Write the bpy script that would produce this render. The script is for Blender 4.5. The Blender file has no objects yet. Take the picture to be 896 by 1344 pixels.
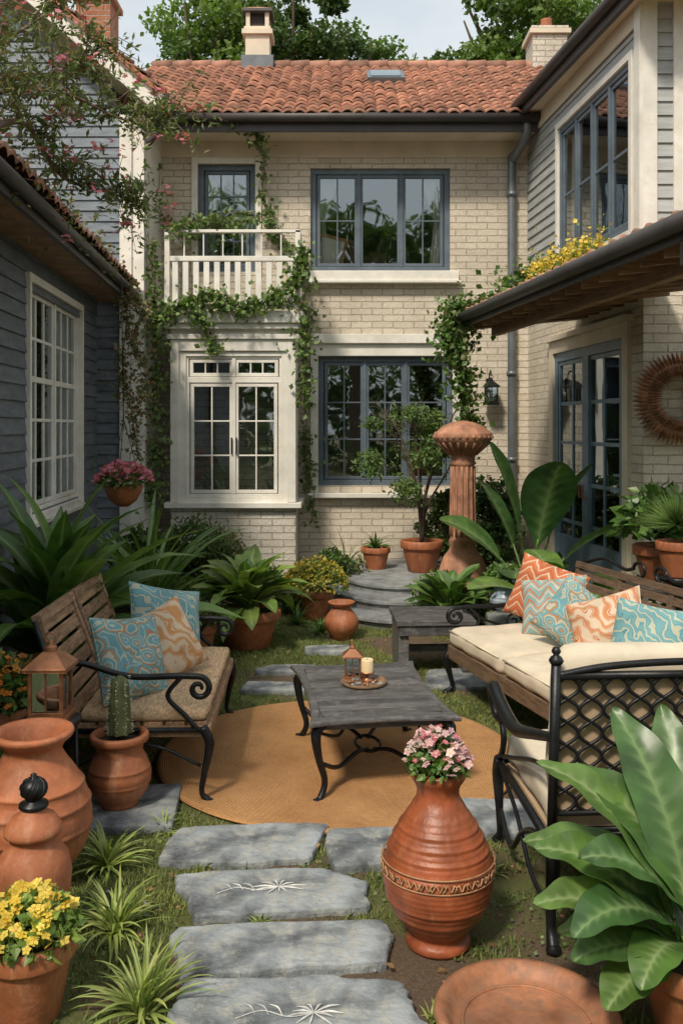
import bpy, bmesh, math, random
import numpy as np
from mathutils import Vector, Matrix, noise
random.seed(7); rng=np.random.default_rng(7)
R=math.radians
sc=bpy.context.scene
# ------------------------------------------------------------------ mesh builder
class MB:
    def __init__(s):
        s.V=[];s.n=0;s.F=[];s.mats=[];s.M=None
    def mi(s,m):
        if m not in s.mats: s.mats.append(m)
        return s.mats.index(m)
    def add(s,v,f,mat,smooth=False,rnd=None,mid=None):
        v=np.asarray(v,dtype=float).reshape(-1,3)
        if s.M is not None:
            m=np.array(s.M); v=v@m[:3,:3].T+m[:3,3]
        if mid is None: mid=np.zeros(len(v))
        s.V.append((v,np.asarray(mid,dtype=float)))
        if rnd is None: rnd=random.random()
        if isinstance(f,np.ndarray): groups=[f]
        else:
            d={}
            for q in f: d.setdefault(len(q),[]).append(q)
            groups=[np.array(x,dtype=np.int64) for x in d.values()]
        for g in groups:
            r=rnd if isinstance(rnd,np.ndarray) else np.full(len(g),rnd)
            s.F.append((g+s.n,s.mi(mat),smooth,r))
        s.n+=len(v)
    def bx(s,x0,x1,y0,y1,z0,z1,mat,rnd=None):
        v=[(x,y,z) for z in (z0,z1) for y in (y0,y1) for x in (x0,x1)]
        s.add(v,[(0,2,3,1),(4,5,7,6),(0,1,5,4),(2,6,7,3),(0,4,6,2),(1,3,7,5)],mat,False,rnd)
    def box(s,c,sz,mat,rz=0,rx=0,ry=0,rnd=None):
        old=s.M
        m=Matrix.Translation(c)@Matrix.Rotation(rz,4,'Z')@Matrix.Rotation(ry,4,'Y')@Matrix.Rotation(rx,4,'X')
        s.M=(old@m) if old is not None else m
        a,b,c2=sz[0]/2,sz[1]/2,sz[2]/2
        s.bx(-a,a,-b,b,-c2,c2,mat,rnd); s.M=old
    def beam(s,p0,p1,w,h,mat,up=(0,0,1),rnd=None):
        p0=Vector(p0);p1=Vector(p1);d=(p1-p0).normalized();sd=d.cross(Vector(up)).normalized();u=sd.cross(d)
        v=[]
        for p in (p0,p1):
            for a,b in ((-1,-1),(1,-1),(1,1),(-1,1)): v.append(p+sd*a*w/2+u*b*h/2)
        s.add([tuple(q) for q in v],[(0,1,2,3),(7,6,5,4),(0,4,5,1),(1,5,6,2),(2,6,7,3),(3,7,4,0)],mat,False,rnd)
    def poly(s,v,mat,rnd=None): s.add(v,[tuple(range(len(v)))],mat,False,rnd)
    def lathe(s,prof,c,mat,seg=40,rnd=None,wob=0):
        a=np.linspace(0,2*np.pi,seg,endpoint=False)
        v=[];
        for r,z in prof:
            rr=r*(1+wob*np.sin(a*3+z*9))
            v.append(np.stack([c[0]+rr*np.cos(a),c[1]+rr*np.sin(a),np.full(seg,c[2]+z)],1))
        v=np.concatenate(v);f=[]
        i=np.arange(seg);j=(i+1)%seg
        for k in range(len(prof)-1):
            f.append(np.stack([k*seg+i,k*seg+j,(k+1)*seg+j,(k+1)*seg+i],1))
        s.add(v,np.concatenate(f),mat,True,rnd)
    def tube(s,pts,r,mat,seg=8,rnd=None):
        pts=[Vector(p) for p in pts];n=len(pts)
        rs=[r]*n if not hasattr(r,'__len__') else list(np.interp(np.linspace(0,1,n),np.linspace(0,1,len(r)),r))
        t=[(pts[min(i+1,n-1)]-pts[max(i-1,0)]).normalized() for i in range(n)]
        u=t[0].orthogonal().normalized();v=[];f=[]
        for i in range(n):
            u=(u-t[i]*u.dot(t[i]));u=u.normalized() if u.length>1e-6 else t[i].orthogonal().normalized()
            w=t[i].cross(u)
            for k in range(seg):
                a=2*math.pi*k/seg;v.append(tuple(pts[i]+(u*math.cos(a)+w*math.sin(a))*rs[i]))
        for i in range(n-1):
            for k in range(seg):
                f.append((i*seg+k,i*seg+(k+1)%seg,(i+1)*seg+(k+1)%seg,(i+1)*seg+k))
        f.append(tuple(range(seg-1,-1,-1)));f.append(tuple((n-1)*seg+k for k in range(seg)))
        s.add(v,f,mat,True,rnd)
    def rbox(s,c,sz,r,mat,puff=0,rz=0,rx=0,ry=0,n=10,wr=0):
        old=s.M
        m=Matrix.Translation(c)@Matrix.Rotation(rz,4,'Z')@Matrix.Rotation(ry,4,'Y')@Matrix.Rotation(rx,4,'X')
        s.M=(old@m) if old is not None else m
        h=np.array(sz)/2; t=-np.cos(np.linspace(0,np.pi,n+1))
        V=[];F=[];b=0
        for ax in range(3):
            for sg in (-1,1):
                A,B=np.meshgrid(t,t,indexing='ij')
                P=np.zeros(A.shape+(3,));o=[k for k in range(3) if k!=ax]
                P[...,ax]=sg;P[...,o[0]]=A;P[...,o[1]]=B
                V.append(P.reshape(-1,3))
                i,j=np.meshgrid(np.arange(n),np.arange(n),indexing='ij');q=b+i*(n+1)+j
                f=np.stack([q,q+1,q+n+2,q+n+1],-1).reshape(-1,4)
                if (sg>0)==(ax!=1): f=f[:,::-1]
                F.append(f);b+=(n+1)**2
        U=np.concatenate(V);p=U*h;q=np.clip(p,-(h-r),(h-r));d=p-q
        L=np.linalg.norm(d,axis=1,keepdims=True);L[L==0]=1;p=q+d/L*r
        p[:,2]+=np.sign(U[:,2])*puff*(1-U[:,0]**2)*(1-U[:,1]**2)*(abs(U[:,2])>.9)
        if wr:
            for k in range(len(p)):
                nv=noise.noise(Vector((p[k,0]*9+c[0]*5,p[k,1]*9,p[k,2]*9)));p[k]+=U[k]*nv*wr
        s.add(p,np.concatenate(F),mat,True); s.M=old
    def build(s,name,loc=(0,0,0),rz=0,parent=None,bevel=0,merge=False,rot=None):
        me=bpy.data.meshes.new(name)
        v=np.concatenate([a for a,_ in s.V]);mid=np.concatenate([b for _,b in s.V])
        me.vertices.add(len(v));me.vertices.foreach_set('co',v.ravel())
        li=np.concatenate([g.ravel() for g,_,_,_ in s.F])
        tot=np.concatenate([np.full(len(g),g.shape[1]) for g,_,_,_ in s.F])
        st=np.concatenate([[0],np.cumsum(tot)[:-1]])
        me.loops.add(len(li));me.loops.foreach_set('vertex_index',li.astype(np.int32))
        me.polygons.add(len(tot));me.polygons.foreach_set('loop_start',st.astype(np.int32))
        me.polygons.foreach_set('material_index',np.concatenate([np.full(len(g),m) for g,m,_,_ in s.F]).astype(np.int32))
        me.polygons.foreach_set('use_smooth',np.concatenate([np.full(len(g),sm) for g,_,sm,_ in s.F]).astype(bool))
        a=me.attributes.new('rnd','FLOAT','FACE');a.data.foreach_set('value',np.concatenate([r for *_,r in s.F]).astype(np.float32))
        a=me.attributes.new('mid','FLOAT','POINT');a.data.foreach_set('value',mid.astype(np.float32))
        for m in s.mats: me.materials.append(m)
        me.update(calc_edges=True);me.validate()
        if merge:
            b=bmesh.new();b.from_mesh(me);bmesh.ops.remove_doubles(b,verts=b.verts,dist=1e-4);b.to_mesh(me);b.free()
        ob=bpy.data.objects.new(name,me);sc.collection.objects.link(ob)
        ob.location=loc;ob.rotation_euler=rot if rot else (0,0,rz)
        if parent: ob.parent=parent
        if bevel:
            m=ob.modifiers.new('b','BEVEL');m.width=bevel;m.segments=2;m.limit_method='ANGLE';m.angle_limit=R(40)
        return ob
def empty(name,loc=(0,0,0)):
    e=bpy.data.objects.new(name,None);e.empty_display_size=.2;e.location=loc;sc.collection.objects.link(e);return e
def cat(pts,n=8):
    P=[Vector(p) for p in pts];P=[P[0]*2-P[1]]+P+[P[-1]*2-P[-2]];o=[]
    for i in range(1,len(P)-2):
        for k in range(n):
            t=k/n;a,b,c,d=P[i-1:i+3]
            o.append(.5*((2*b)+(c-a)*t+(2*a-5*b+4*c-d)*t*t+(3*b-a-3*c+d)*t**3))
    o.append(P[-2]);return o
# ------------------------------------------------------------------ materials
def nt(name):
    m=bpy.data.materials.new(name);m.use_nodes=True;t=m.node_tree;b=t.nodes['Principled BSDF'];return m,t,b
def N(t,ty,**k):
    n=t.nodes.new(ty)
    for a,v in k.items():
        if a in n.inputs: n.inputs[a].default_value=v
        else: setattr(n,a,v)
    return n
def c4(c): return (c[0],c[1],c[2],1)
def ramp(t,fac,stops,interp='LINEAR'):
    r=t.nodes.new('ShaderNodeValToRGB');r.color_ramp.interpolation=interp;e=r.color_ramp.elements
    while len(e)<len(stops): e.new(.5)
    for x,(p,c) in zip(e,stops): x.position=p;x.color=c4(c)
    t.links.new(fac,r.inputs[0]);return r.outputs[0]
def mixc(t,f,a,b,mode='MIX'):
    m=t.nodes.new('ShaderNodeMix');m.data_type='RGBA';m.blend_type=mode
    for i,x in ((0,f),(6,a),(7,b)):
        if isinstance(x,(int,float)): m.inputs[i].default_value=x
        elif isinstance(x,tuple): m.inputs[i].default_value=c4(x)
        else: t.links.new(x,m.inputs[i])
    return m.outputs[2]
def bump(t,b,h,s=.3,d=.01):
    n=N(t,'ShaderNodeBump',Strength=s,Distance=d);t.links.new(h,n.inputs['Height']);t.links.new(n.outputs[0],b.inputs['Normal'])
def mscale(c,k): return tuple(min(1,x*k) for x in c)
def pm(name,col,rough=.6,metal=0,var=.2,ns=4,bs=60,bst=.25,rnd=.25,col2=None,stain=None,stretch=None,bd=.006,st2=None,spos=(.5,.72)):
    m,t,b=nt(name);tc=N(t,'ShaderNodeTexCoord');src=tc.outputs['Object']
    if stretch:
        mp=N(t,'ShaderNodeMapping');mp.inputs['Scale'].default_value=stretch;t.links.new(src,mp.inputs[0]);src=mp.outputs[0]
    n=N(t,'ShaderNodeTexNoise',Scale=ns,Detail=8,Roughness=.62);t.links.new(src,n.inputs[0])
    col2=col2 or mscale(col,1-var*1.6)
    c=ramp(t,n.outputs[0],[(.32,col2),(.66,mscale(col,1+var*.5))])
    if rnd:
        at=N(t,'ShaderNodeAttribute',attribute_name='rnd')
        mr=N(t,'ShaderNodeMapRange');mr.inputs[3].default_value=1-rnd;mr.inputs[4].default_value=1+rnd;t.links.new(at.outputs['Fac'],mr.inputs[0])
        c=mixc(t,1.0,c,mr.outputs[0],'MULTIPLY')
    if stain:
        n3=N(t,'ShaderNodeTexNoise',Scale=ns*2.3,Detail=9,Roughness=.75);t.links.new(tc.outputs['Object'],n3.inputs[0])
        f=ramp(t,n3.outputs[0],[(spos[0],(0,0,0)),(spos[1],(1,1,1))]);c=mixc(t,f,c,stain)
    if st2: # vertical weather streaks
        mp2=N(t,'ShaderNodeMapping');mp2.inputs['Scale'].default_value=(1,1,.16);t.links.new(tc.outputs['Object'],mp2.inputs[0])
        n4=N(t,'ShaderNodeTexNoise',Scale=22,Detail=7,Roughness=.7);t.links.new(mp2.outputs[0],n4.inputs[0])
        f=ramp(t,n4.outputs[0],[(.52,(0,0,0)),(.75,(.7,.7,.7))]);c=mixc(t,f,c,st2)
    t.links.new(c,b.inputs['Base Color']);b.inputs['Roughness'].default_value=rough;b.inputs['Metallic'].default_value=metal
    n2=N(t,'ShaderNodeTexNoise',Scale=bs,Detail=6,Roughness=.6);t.links.new(src,n2.inputs[0]);bump(t,b,n2.outputs[0],bst,bd)
    return m
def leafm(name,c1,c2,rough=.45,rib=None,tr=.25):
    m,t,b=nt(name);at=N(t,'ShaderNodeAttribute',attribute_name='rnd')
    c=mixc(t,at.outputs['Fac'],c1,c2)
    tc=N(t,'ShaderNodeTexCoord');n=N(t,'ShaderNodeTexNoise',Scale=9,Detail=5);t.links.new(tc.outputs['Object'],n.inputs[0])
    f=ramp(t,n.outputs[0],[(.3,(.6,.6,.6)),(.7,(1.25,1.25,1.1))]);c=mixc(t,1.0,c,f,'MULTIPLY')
    if rib:
        a2=N(t,'ShaderNodeAttribute',attribute_name='mid');p=N(t,'ShaderNodeMath',operation='POWER');p.inputs[1].default_value=9
        t.links.new(a2.outputs['Fac'],p.inputs[0]);c=mixc(t,p.outputs[0],c,rib)
    t.links.new(c,b.inputs['Base Color']);b.inputs['Roughness'].default_value=rough
    tl=N(t,'ShaderNodeBsdfTranslucent');t.links.new(mixc(t,1.0,c,(1.3,1.5,.7),'MULTIPLY'),tl.inputs[0])
    mx=N(t,'ShaderNodeMixShader');mx.inputs[0].default_value=tr;t.links.new(b.outputs[0],mx.inputs[1]);t.links.new(tl.outputs[0],mx.inputs[2])
    t.links.new(mx.outputs[0],t.nodes['Material Output'].inputs[0]);return m
def brickm(name,c1,c2,mort,bw=.27,rh=.085,ms=.007,dirt=(.36,.31,.23),bst=.6):
    m,t,b=nt(name);tc=N(t,'ShaderNodeTexCoord');sp=N(t,'ShaderNodeSeparateXYZ');t.links.new(tc.outputs['Object'],sp.inputs[0])
    ad=N(t,'ShaderNodeMath',operation='ADD');t.links.new(sp.outputs[0],ad.inputs[0]);t.links.new(sp.outputs[1],ad.inputs[1])
    cb=N(t,'ShaderNodeCombineXYZ');t.links.new(ad.outputs[0],cb.inputs[0]);t.links.new(sp.outputs[2],cb.inputs[1])
    nn=N(t,'ShaderNodeTexNoise',Scale=14,Detail=3);t.links.new(cb.outputs[0],nn.inputs[0])
    vm=N(t,'ShaderNodeVectorMath',operation='MULTIPLY_ADD');t.links.new(nn.outputs[1],vm.inputs[0]);vm.inputs[1].default_value=(.02,.018,0);t.links.new(cb.outputs[0],vm.inputs[2])
    br=t.nodes.new('ShaderNodeTexBrick');t.links.new(vm.outputs[0],br.inputs[0])
    for k,v in (('Color1',c4(c1)),('Color2',c4(c2)),('Mortar',c4(mort)),('Scale',1),('Mortar Size',ms),('Mortar Smooth',.5),('Bias',-.2),('Brick Width',bw),('Row Height',rh)): br.inputs[k].default_value=v
    n=N(t,'ShaderNodeTexNoise',Scale=1.3,Detail=9,Roughness=.7);t.links.new(tc.outputs['Object'],n.inputs[0])
    f=ramp(t,n.outputs[0],[(.46,(0,0,0)),(.8,(.75,.75,.75))]);c=mixc(t,f,br.outputs[0],dirt)
    n5=N(t,'ShaderNodeTexNoise',Scale=13,Detail=8,Roughness=.8);t.links.new(tc.outputs['Object'],n5.inputs[0])
    f=ramp(t,n5.outputs[0],[(.6,(0,0,0)),(.68,(.65,.65,.65))]);c=mixc(t,f,c,(.46,.34,.24))
    n2=N(t,'ShaderNodeTexNoise',Scale=30,Detail=6,Roughness=.7);t.links.new(tc.outputs['Object'],n2.inputs[0])
    c=mixc(t,1.0,c,ramp(t,n2.outputs[0],[(.3,(.80,.80,.80)),(.7,(1.07,1.07,1.07))]),'MULTIPLY')
    t.links.new(c,b.inputs['Base Color']);b.inputs['Roughness'].default_value=.85
    iv=N(t,'ShaderNodeMath',operation='MULTIPLY_ADD');iv.inputs[1].default_value=-1;t.links.new(br.outputs['Fac'],iv.inputs[0])
    ml=N(t,'ShaderNodeMath',operation='MULTIPLY');ml.inputs[1].default_value=.9;t.links.new(n2.outputs[0],ml.inputs[0]);t.links.new(ml.outputs[0],iv.inputs[2])
    bump(t,b,iv.outputs[0],bst,.016);return m
BRICK=brickm('cream_brick',(.72,.64,.52),(.62,.54,.43),(.50,.43,.34),bst=.9)
BRICKW=brickm('white_brick',(.72,.67,.58),(.62,.58,.50),(.42,.37,.31),bst=1)
BRICKR=brickm('red_brick',(.42,.16,.08),(.35,.12,.06),(.4,.35,.3),bw=.2,rh=.07)
WHITE=pm('white_paint',(.78,.75,.68),.5,var=.12,ns=3,bs=30,bst=.08,rnd=.03,stain=(.66,.60,.50))
CREAM=pm('cream_paint',(.68,.59,.46),.6,var=.12,ns=2,rnd=.03,bst=.1)
SLATE=pm('slate_blue_paint',(.115,.15,.185),.45,var=.2,rnd=.05,bst=.08)
BLUE=pm('dusty_blue_paint',(.17,.26,.33),.5,var=.2,rnd=.05,bst=.1)
SIDE=pm('blue_grey_siding',(.17,.21,.25),.6,var=.3,ns=3,stretch=(1,1,6),rnd=.16,bst=.2,stain=(.12,.145,.165))
SIDED=pm('dark_siding',(.115,.135,.16),.6,var=.3,ns=3,stretch=(1,1,6),rnd=.16,bst=.2,stain=(.15,.16,.17))
SIDEG=pm('grey_siding',(.42,.43,.42),.6,var=.15,ns=3,stretch=(1,1,6),rnd=.08,bst=.1)
TILE=pm('roof_tile',(.43,.205,.135),.8,var=.3,ns=6,rnd=.36,bst=.4,stain=(.26,.19,.15))
FASC=pm('dark_fascia',(.065,.058,.056),.5,var=.2,rnd=.05)
WOODB=pm('rafter_wood',(.26,.155,.09),.7,var=.3,ns=5,stretch=(1,1,8))
WOOD=pm('weathered_bench_wood',(.40,.24,.135),.7,var=.4,ns=5,stretch=(2,12,12),rnd=.28,bst=.5,stain=(.16,.095,.055))
WOODG=pm('grey_table_wood',(.115,.11,.107),.5,var=.4,ns=5,stretch=(2,14,14),rnd=.35,bst=.6,stain=(.21,.20,.195))
WOODD=pm('dark_sofa_wood',(.17,.11,.07),.5,var=.35,ns=5,stretch=(2,12,12),rnd=.2)
IRON=pm('black_iron',(.022,.023,.025),.38,.55,var=.3,ns=20,rnd=.05,bs=120,bst=.2)
TERRA=pm('terracotta',(.44,.145,.058),.62,var=.28,ns=5,rnd=.1,stain=(.29,.10,.048),bs=45,bst=.4,st2=(.50,.27,.15))
TERRAD=pm('glazed_terracotta',(.36,.095,.036),.4,var=.34,ns=6,rnd=.06,stain=(.21,.06,.028),bs=40,bst=.45,st2=(.42,.17,.075))
TERRAB=pm('aged_terracotta',(.44,.21,.125),.75,var=.35,ns=7,rnd=.08,stain=(.31,.165,.10),bs=40,bst=.6)
TERRADISH=pm('dish_terracotta',(.40,.165,.08),.55,var=.4,ns=6,rnd=.05,stain=(.22,.12,.075),bs=35,bst=.5,spos=(.42,.66))
RELIEF=pm('relief_band',(.44,.24,.12),.6,var=.3,ns=20)
SOIL=pm('soil',(.05,.032,.02),.95,var=.4,ns=30,bst=1,bd=.02)
CUSH=pm('cream_cushion',(.68,.59,.45),.9,var=.12,ns=5,rnd=.04,bs=350,bst=.3,bd=.003)
CUSHT=pm('tan_canvas',(.50,.36,.23),.9,var=.15,ns=5,rnd=.04,bs=350,bst=.3,bd=.003)
SEATC=pm('woven_seat',(.64,.44,.26),.9,var=.35,ns=8,rnd=.05,stretch=(3,12,12),bs=120,bst=.6)
STONE=pm('flagstone',(.25,.275,.29),.7,var=.5,ns=5,rnd=.18,bs=16,bst=1,bd=.014,stain=(.42,.40,.34),st2=(.15,.17,.195))
STONED=pm('step_stone',(.26,.27,.275),.8,var=.35,ns=5,rnd=.12,bs=25,bst=.7,bd=.012,stain=(.37,.36,.33))
CHALK=pm('chalk_white',(.66,.66,.64),.9,var=.2,ns=30)
COPPER=pm('copper',(.42,.19,.10),.4,.7,var=.3,ns=12,rnd=.05)
BWOOD=pm('carved_wood',(.33,.165,.085),.6,var=.35,ns=14,rnd=.3)
WAX=pm('candle_wax',(.78,.60,.36),.4,var=.05,rnd=0)
BARK=pm('bark',(.15,.105,.07),.9,var=.4,ns=10,stretch=(3,3,1),bst=.9,bd=.02)
TWIG=pm('dry_twig',(.20,.14,.10),.9,var=.3,ns=10)
CURT=pm('curtain_cloth',(.66,.63,.58),.9,var=.1,ns=2)
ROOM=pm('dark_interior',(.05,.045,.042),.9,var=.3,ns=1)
ROOM2=pm('interior_item',(.25,.12,.06),.6,var=.3,ns=3)
CERB=pm('blue_white_ceramic',(.45,.53,.58),.25,var=.1,ns=12,col2=(.14,.22,.32),rnd=0)
MAPD=pm('grey_metal',(.16,.175,.19),.4,.4,rnd=.03)
def glassm():
    m,t,b=nt('window_glass');g=N(t,'ShaderNodeBsdfGlossy',Roughness=.02);g.inputs[0].default_value=(.8,.88,.92,1)
    tr=N(t,'ShaderNodeBsdfTransparent');tr.inputs[0].default_value=(.78,.83,.83,1)
    lw=N(t,'ShaderNodeLayerWeight',Blend=.3);mr=N(t,'ShaderNodeMapRange');mr.inputs[3].default_value=.27;mr.inputs[4].default_value=.9
    t.links.new(lw.outputs['Fresnel'],mr.inputs[0])
    tc=N(t,'ShaderNodeTexCoord');n=N(t,'ShaderNodeTexNoise',Scale=2.2,Detail=1);t.links.new(tc.outputs['Object'],n.inputs[0])
    bp=N(t,'ShaderNodeBump',Strength=.12,Distance=.03);t.links.new(n.outputs[0],bp.inputs['Height']);t.links.new(bp.outputs[0],g.inputs['Normal'])
    mx=N(t,'ShaderNodeMixShader');t.links.new(mr.outputs[0],mx.inputs[0]);t.links.new(tr.outputs[0],mx.inputs[1]);t.links.new(g.outputs[0],mx.inputs[2])
    t.links.new(mx.outputs[0],t.nodes['Material Output'].inputs[0]);return m
GLASS=glassm()
def rugm():
    m,t,b=nt('sisal_rug');tc=N(t,'ShaderNodeTexCoord')
    w=t.nodes.new('ShaderNodeTexWave');w.wave_type='RINGS';w.rings_direction='Z';w.inputs['Scale'].default_value=24;w.inputs['Distortion'].default_value=.6;t.links.new(tc.outputs['Object'],w.inputs[0])
    n=N(t,'ShaderNodeTexNoise',Scale=120,Detail=5,Roughness=.8);t.links.new(tc.outputs['Object'],n.inputs[0])
    n2=N(t,'ShaderNodeTexNoise',Scale=2.5,Detail=6,Roughness=.7);t.links.new(tc.outputs['Object'],n2.inputs[0])
    c=ramp(t,n2.outputs[0],[(.35,(.45,.225,.085)),(.65,(.61,.33,.14))])
    c=mixc(t,1.0,c,ramp(t,n.outputs[0],[(.3,(.6,.58,.5)),(.7,(1.25,1.25,1.25))]),'MULTIPLY')
    c=mixc(t,.5,c,mixc(t,1.0,c,ramp(t,w.outputs[1],[(0,(.6,.55,.5)),(.6,(1.1,1.1,1.1))]),'MULTIPLY'))
    t.links.new(c,b.inputs['Base Color']);b.inputs['Roughness'].default_value=.95
    a=N(t,'ShaderNodeMath',operation='ADD');t.links.new(w.outputs[1],a.inputs[0]);t.links.new(n.outputs[0],a.inputs[1]);bump(t,b,a.outputs[0],.8,.006);return m
RUG=rugm()
def patm(name,base,a,bcol,sc_=9,kind=0):
    m,t,b=nt(name);tc=N(t,'ShaderNodeTexCoord')
    if kind==0:
        w=t.nodes.new('ShaderNodeTexWave');w.inputs['Scale'].default_value=sc_*.55;w.inputs['Distortion'].default_value=11;w.inputs['Detail'].default_value=1.5;w.inputs['Detail Scale'].default_value=1.6;w.bands_direction='DIAGONAL'
        t.links.new(tc.outputs['Object'],w.inputs[0]);c=ramp(t,w.outputs[1],[(0,base),(.42,a),(.6,base),(.76,bcol)],'CONSTANT')
    elif kind==1:
        nz=N(t,'ShaderNodeTexNoise',Scale=7);t.links.new(tc.outputs['Object'],nz.inputs[0]);vm=N(t,'ShaderNodeVectorMath',operation='MULTIPLY_ADD');vm.inputs[1].default_value=(.12,.12,.12);t.links.new(nz.outputs[1],vm.inputs[0]);t.links.new(tc.outputs['Object'],vm.inputs[2])
        v=N(t,'ShaderNodeTexVoronoi',Scale=sc_,Randomness=.75);t.links.new(vm.outputs[0],v.inputs[0])
        sn=N(t,'ShaderNodeMath',operation='MULTIPLY');sn.inputs[1].default_value=2.3;t.links.new(v.outputs['Distance'],sn.inputs[0])
        fr=N(t,'ShaderNodeMath',operation='FRACT');t.links.new(sn.outputs[0],fr.inputs[0]);c=ramp(t,fr.outputs[0],[(0,a),(.2,bcol),(.34,base),(.55,a),(.66,base)],'CONSTANT')
    else:
        sp=N(t,'ShaderNodeSeparateXYZ');t.links.new(tc.outputs['Object'],sp.inputs[0])
        ab=N(t,'ShaderNodeMath',operation='PINGPONG');ab.inputs[1].default_value=.075;t.links.new(sp.outputs[0],ab.inputs[0])
        ad=N(t,'ShaderNodeMath',operation='ADD');t.links.new(ab.outputs[0],ad.inputs[0]);t.links.new(sp.outputs[2],ad.inputs[1])
        nz=N(t,'ShaderNodeTexNoise',Scale=12);t.links.new(tc.outputs['Object'],nz.inputs[0]);ma=N(t,'ShaderNodeMath',operation='MULTIPLY_ADD');ma.inputs[1].default_value=.05;t.links.new(nz.outputs[0],ma.inputs[0]);t.links.new(ad.outputs[0],ma.inputs[2])
        ml=N(t,'ShaderNodeMath',operation='MULTIPLY');ml.inputs[1].default_value=sc_*1.6;t.links.new(ma.outputs[0],ml.inputs[0]);fr=N(t,'ShaderNodeMath',operation='FRACT');t.links.new(ml.outputs[0],fr.inputs[0])
        c=ramp(t,fr.outputs[0],[(0,base),(.42,a),(.6,base),(.8,bcol)],'CONSTANT')
    n=N(t,'ShaderNodeTexNoise',Scale=300,Detail=3);t.links.new(tc.outputs['Object'],n.inputs[0])
    n2=N(t,'ShaderNodeTexNoise',Scale=6,Detail=4);t.links.new(tc.outputs['Object'],n2.inputs[0]);c=mixc(t,1.0,c,ramp(t,n2.outputs[0],[(.3,(.8,.8,.8)),(.7,(1.08,1.08,1.08))]),'MULTIPLY')
    t.links.new(c,b.inputs['Base Color']);b.inputs['Roughness'].default_value=.85;bump(t,b,n.outputs[0],.3,.003);return m
P_TEAL=patm('teal_paisley',(.14,.33,.37),(.46,.46,.36),(.42,.21,.09),10,1)
P_TEAL2=patm('teal_botanical',(.16,.35,.38),(.08,.24,.30),(.46,.47,.36),14,0)
P_CREAM=patm('cream_orange_leaf',(.64,.50,.35),(.56,.24,.08),(.55,.27,.10),9,0)
P_ORANGE=patm('orange_chevron',(.55,.17,.07),(.68,.52,.38),(.46,.12,.05),9,2)
P_MIX=patm('patchwork_teal_orange',(.24,.40,.40),(.62,.50,.37),(.58,.19,.08),8,2)
P_ORL=patm('orange_leaf',(.66,.53,.39),(.55,.16,.065),(.56,.24,.11),9,0)
L_DARK=leafm('leaf_dark',(.036,.095,.03),(.085,.17,.05),.35,(.2,.3,.12))
L_MID=leafm('leaf_mid',(.06,.14,.03),(.145,.245,.06),.4,(.27,.36,.15))
L_LITE=leafm('leaf_light',(.12,.21,.045),(.26,.35,.09),.45,(.34,.42,.16))
L_SPIDER=leafm('leaf_yellowgreen',(.18,.27,.055),(.42,.46,.15),.45,(.48,.52,.22))
L_VINE=leafm('leaf_vine',(.07,.14,.037),(.175,.25,.075),.5)
L_OLIVE=leafm('leaf_olive',(.12,.14,.06),(.23,.23,.10),.6)
L_RED=leafm('leaf_brown_red',(.18,.08,.045),(.27,.16,.07),.6)
L_TREE=leafm('leaf_tree',(.06,.12,.025),(.19,.28,.06),.5,tr=.35)
L_TREE2=leafm('leaf_tree_deep',(.035,.08,.022),(.11,.175,.04),.5,tr=.3)
GRASS=leafm('grass_blade',(.10,.14,.035),(.25,.27,.08),.6)
LEAFD=leafm('dead_leaf',(.22,.12,.05),(.35,.22,.1),.8)
F_PINK=leafm('petal_pink',(.55,.09,.16),(.75,.28,.38),.6)
F_LPINK=leafm('petal_pale_pink',(.62,.33,.42),(.8,.62,.66),.6)
F_YEL=leafm('petal_yellow',(.66,.45,.04),(.82,.66,.15),.6)
F_ORA=leafm('petal_orange',(.70,.2,.03),(.8,.38,.06),.6)
F_WHT=leafm('petal_white',(.7,.68,.6),(.8,.78,.7),.6)
# ------------------------------------------------------------------ foliage helpers
def unit(n):
    v=rng.normal(size=(n,3));return v/np.linalg.norm(v,axis=1,keepdims=True)
def leaves(mb,P,size,mat,rnd=None,up=.2,asp=.32,out=None):
    P=np.asarray(P);n=len(P);d=unit(n)
    if out is not None: d=d*.8+out
    d[:,2]+=up*rng.normal(size=n)*.3-.1;d/=np.linalg.norm(d,axis=1,keepdims=True)
    q=unit(n);s_=np.cross(d,q);s_/=np.linalg.norm(s_,axis=1,keepdims=True)+1e-9;nn=np.cross(d,s_)
    L=(size*rng.uniform(.6,1.3,n))[:,None];w=L*asp
    a=P;b=P+d*L*.45+s_*w+nn*L*.08;c=P+d*L;e=P+d*L*.45-s_*w+nn*L*.08
    V=np.stack([a,b,c,e],1).reshape(-1,3);F=np.arange(4*n).reshape(n,4)
    if rnd is None: rnd=rng.random(n)
    mb.add(V,F,mat,False,np.asarray(rnd,dtype=float))
def clumps(c,rad,nc,nl,cr,shell=.55):
    u=unit(nc)*(rng.uniform(shell,1,nc)**.6)[:,None];C=np.array(c)+u*np.array(rad)
    k=rng.integers(0,nc,nl);g=unit(nl)*(rng.random(nl)**.45)[:,None]*cr*rng.uniform(.6,1.3,nc)[k][:,None]
    P=C[k]+g*np.array([1,1,.75]);r=np.clip(rng.random(nc)[k]*.6+rng.random(nl)*.3+.25*(g[:,2]/cr),0,1);return P,r
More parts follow.
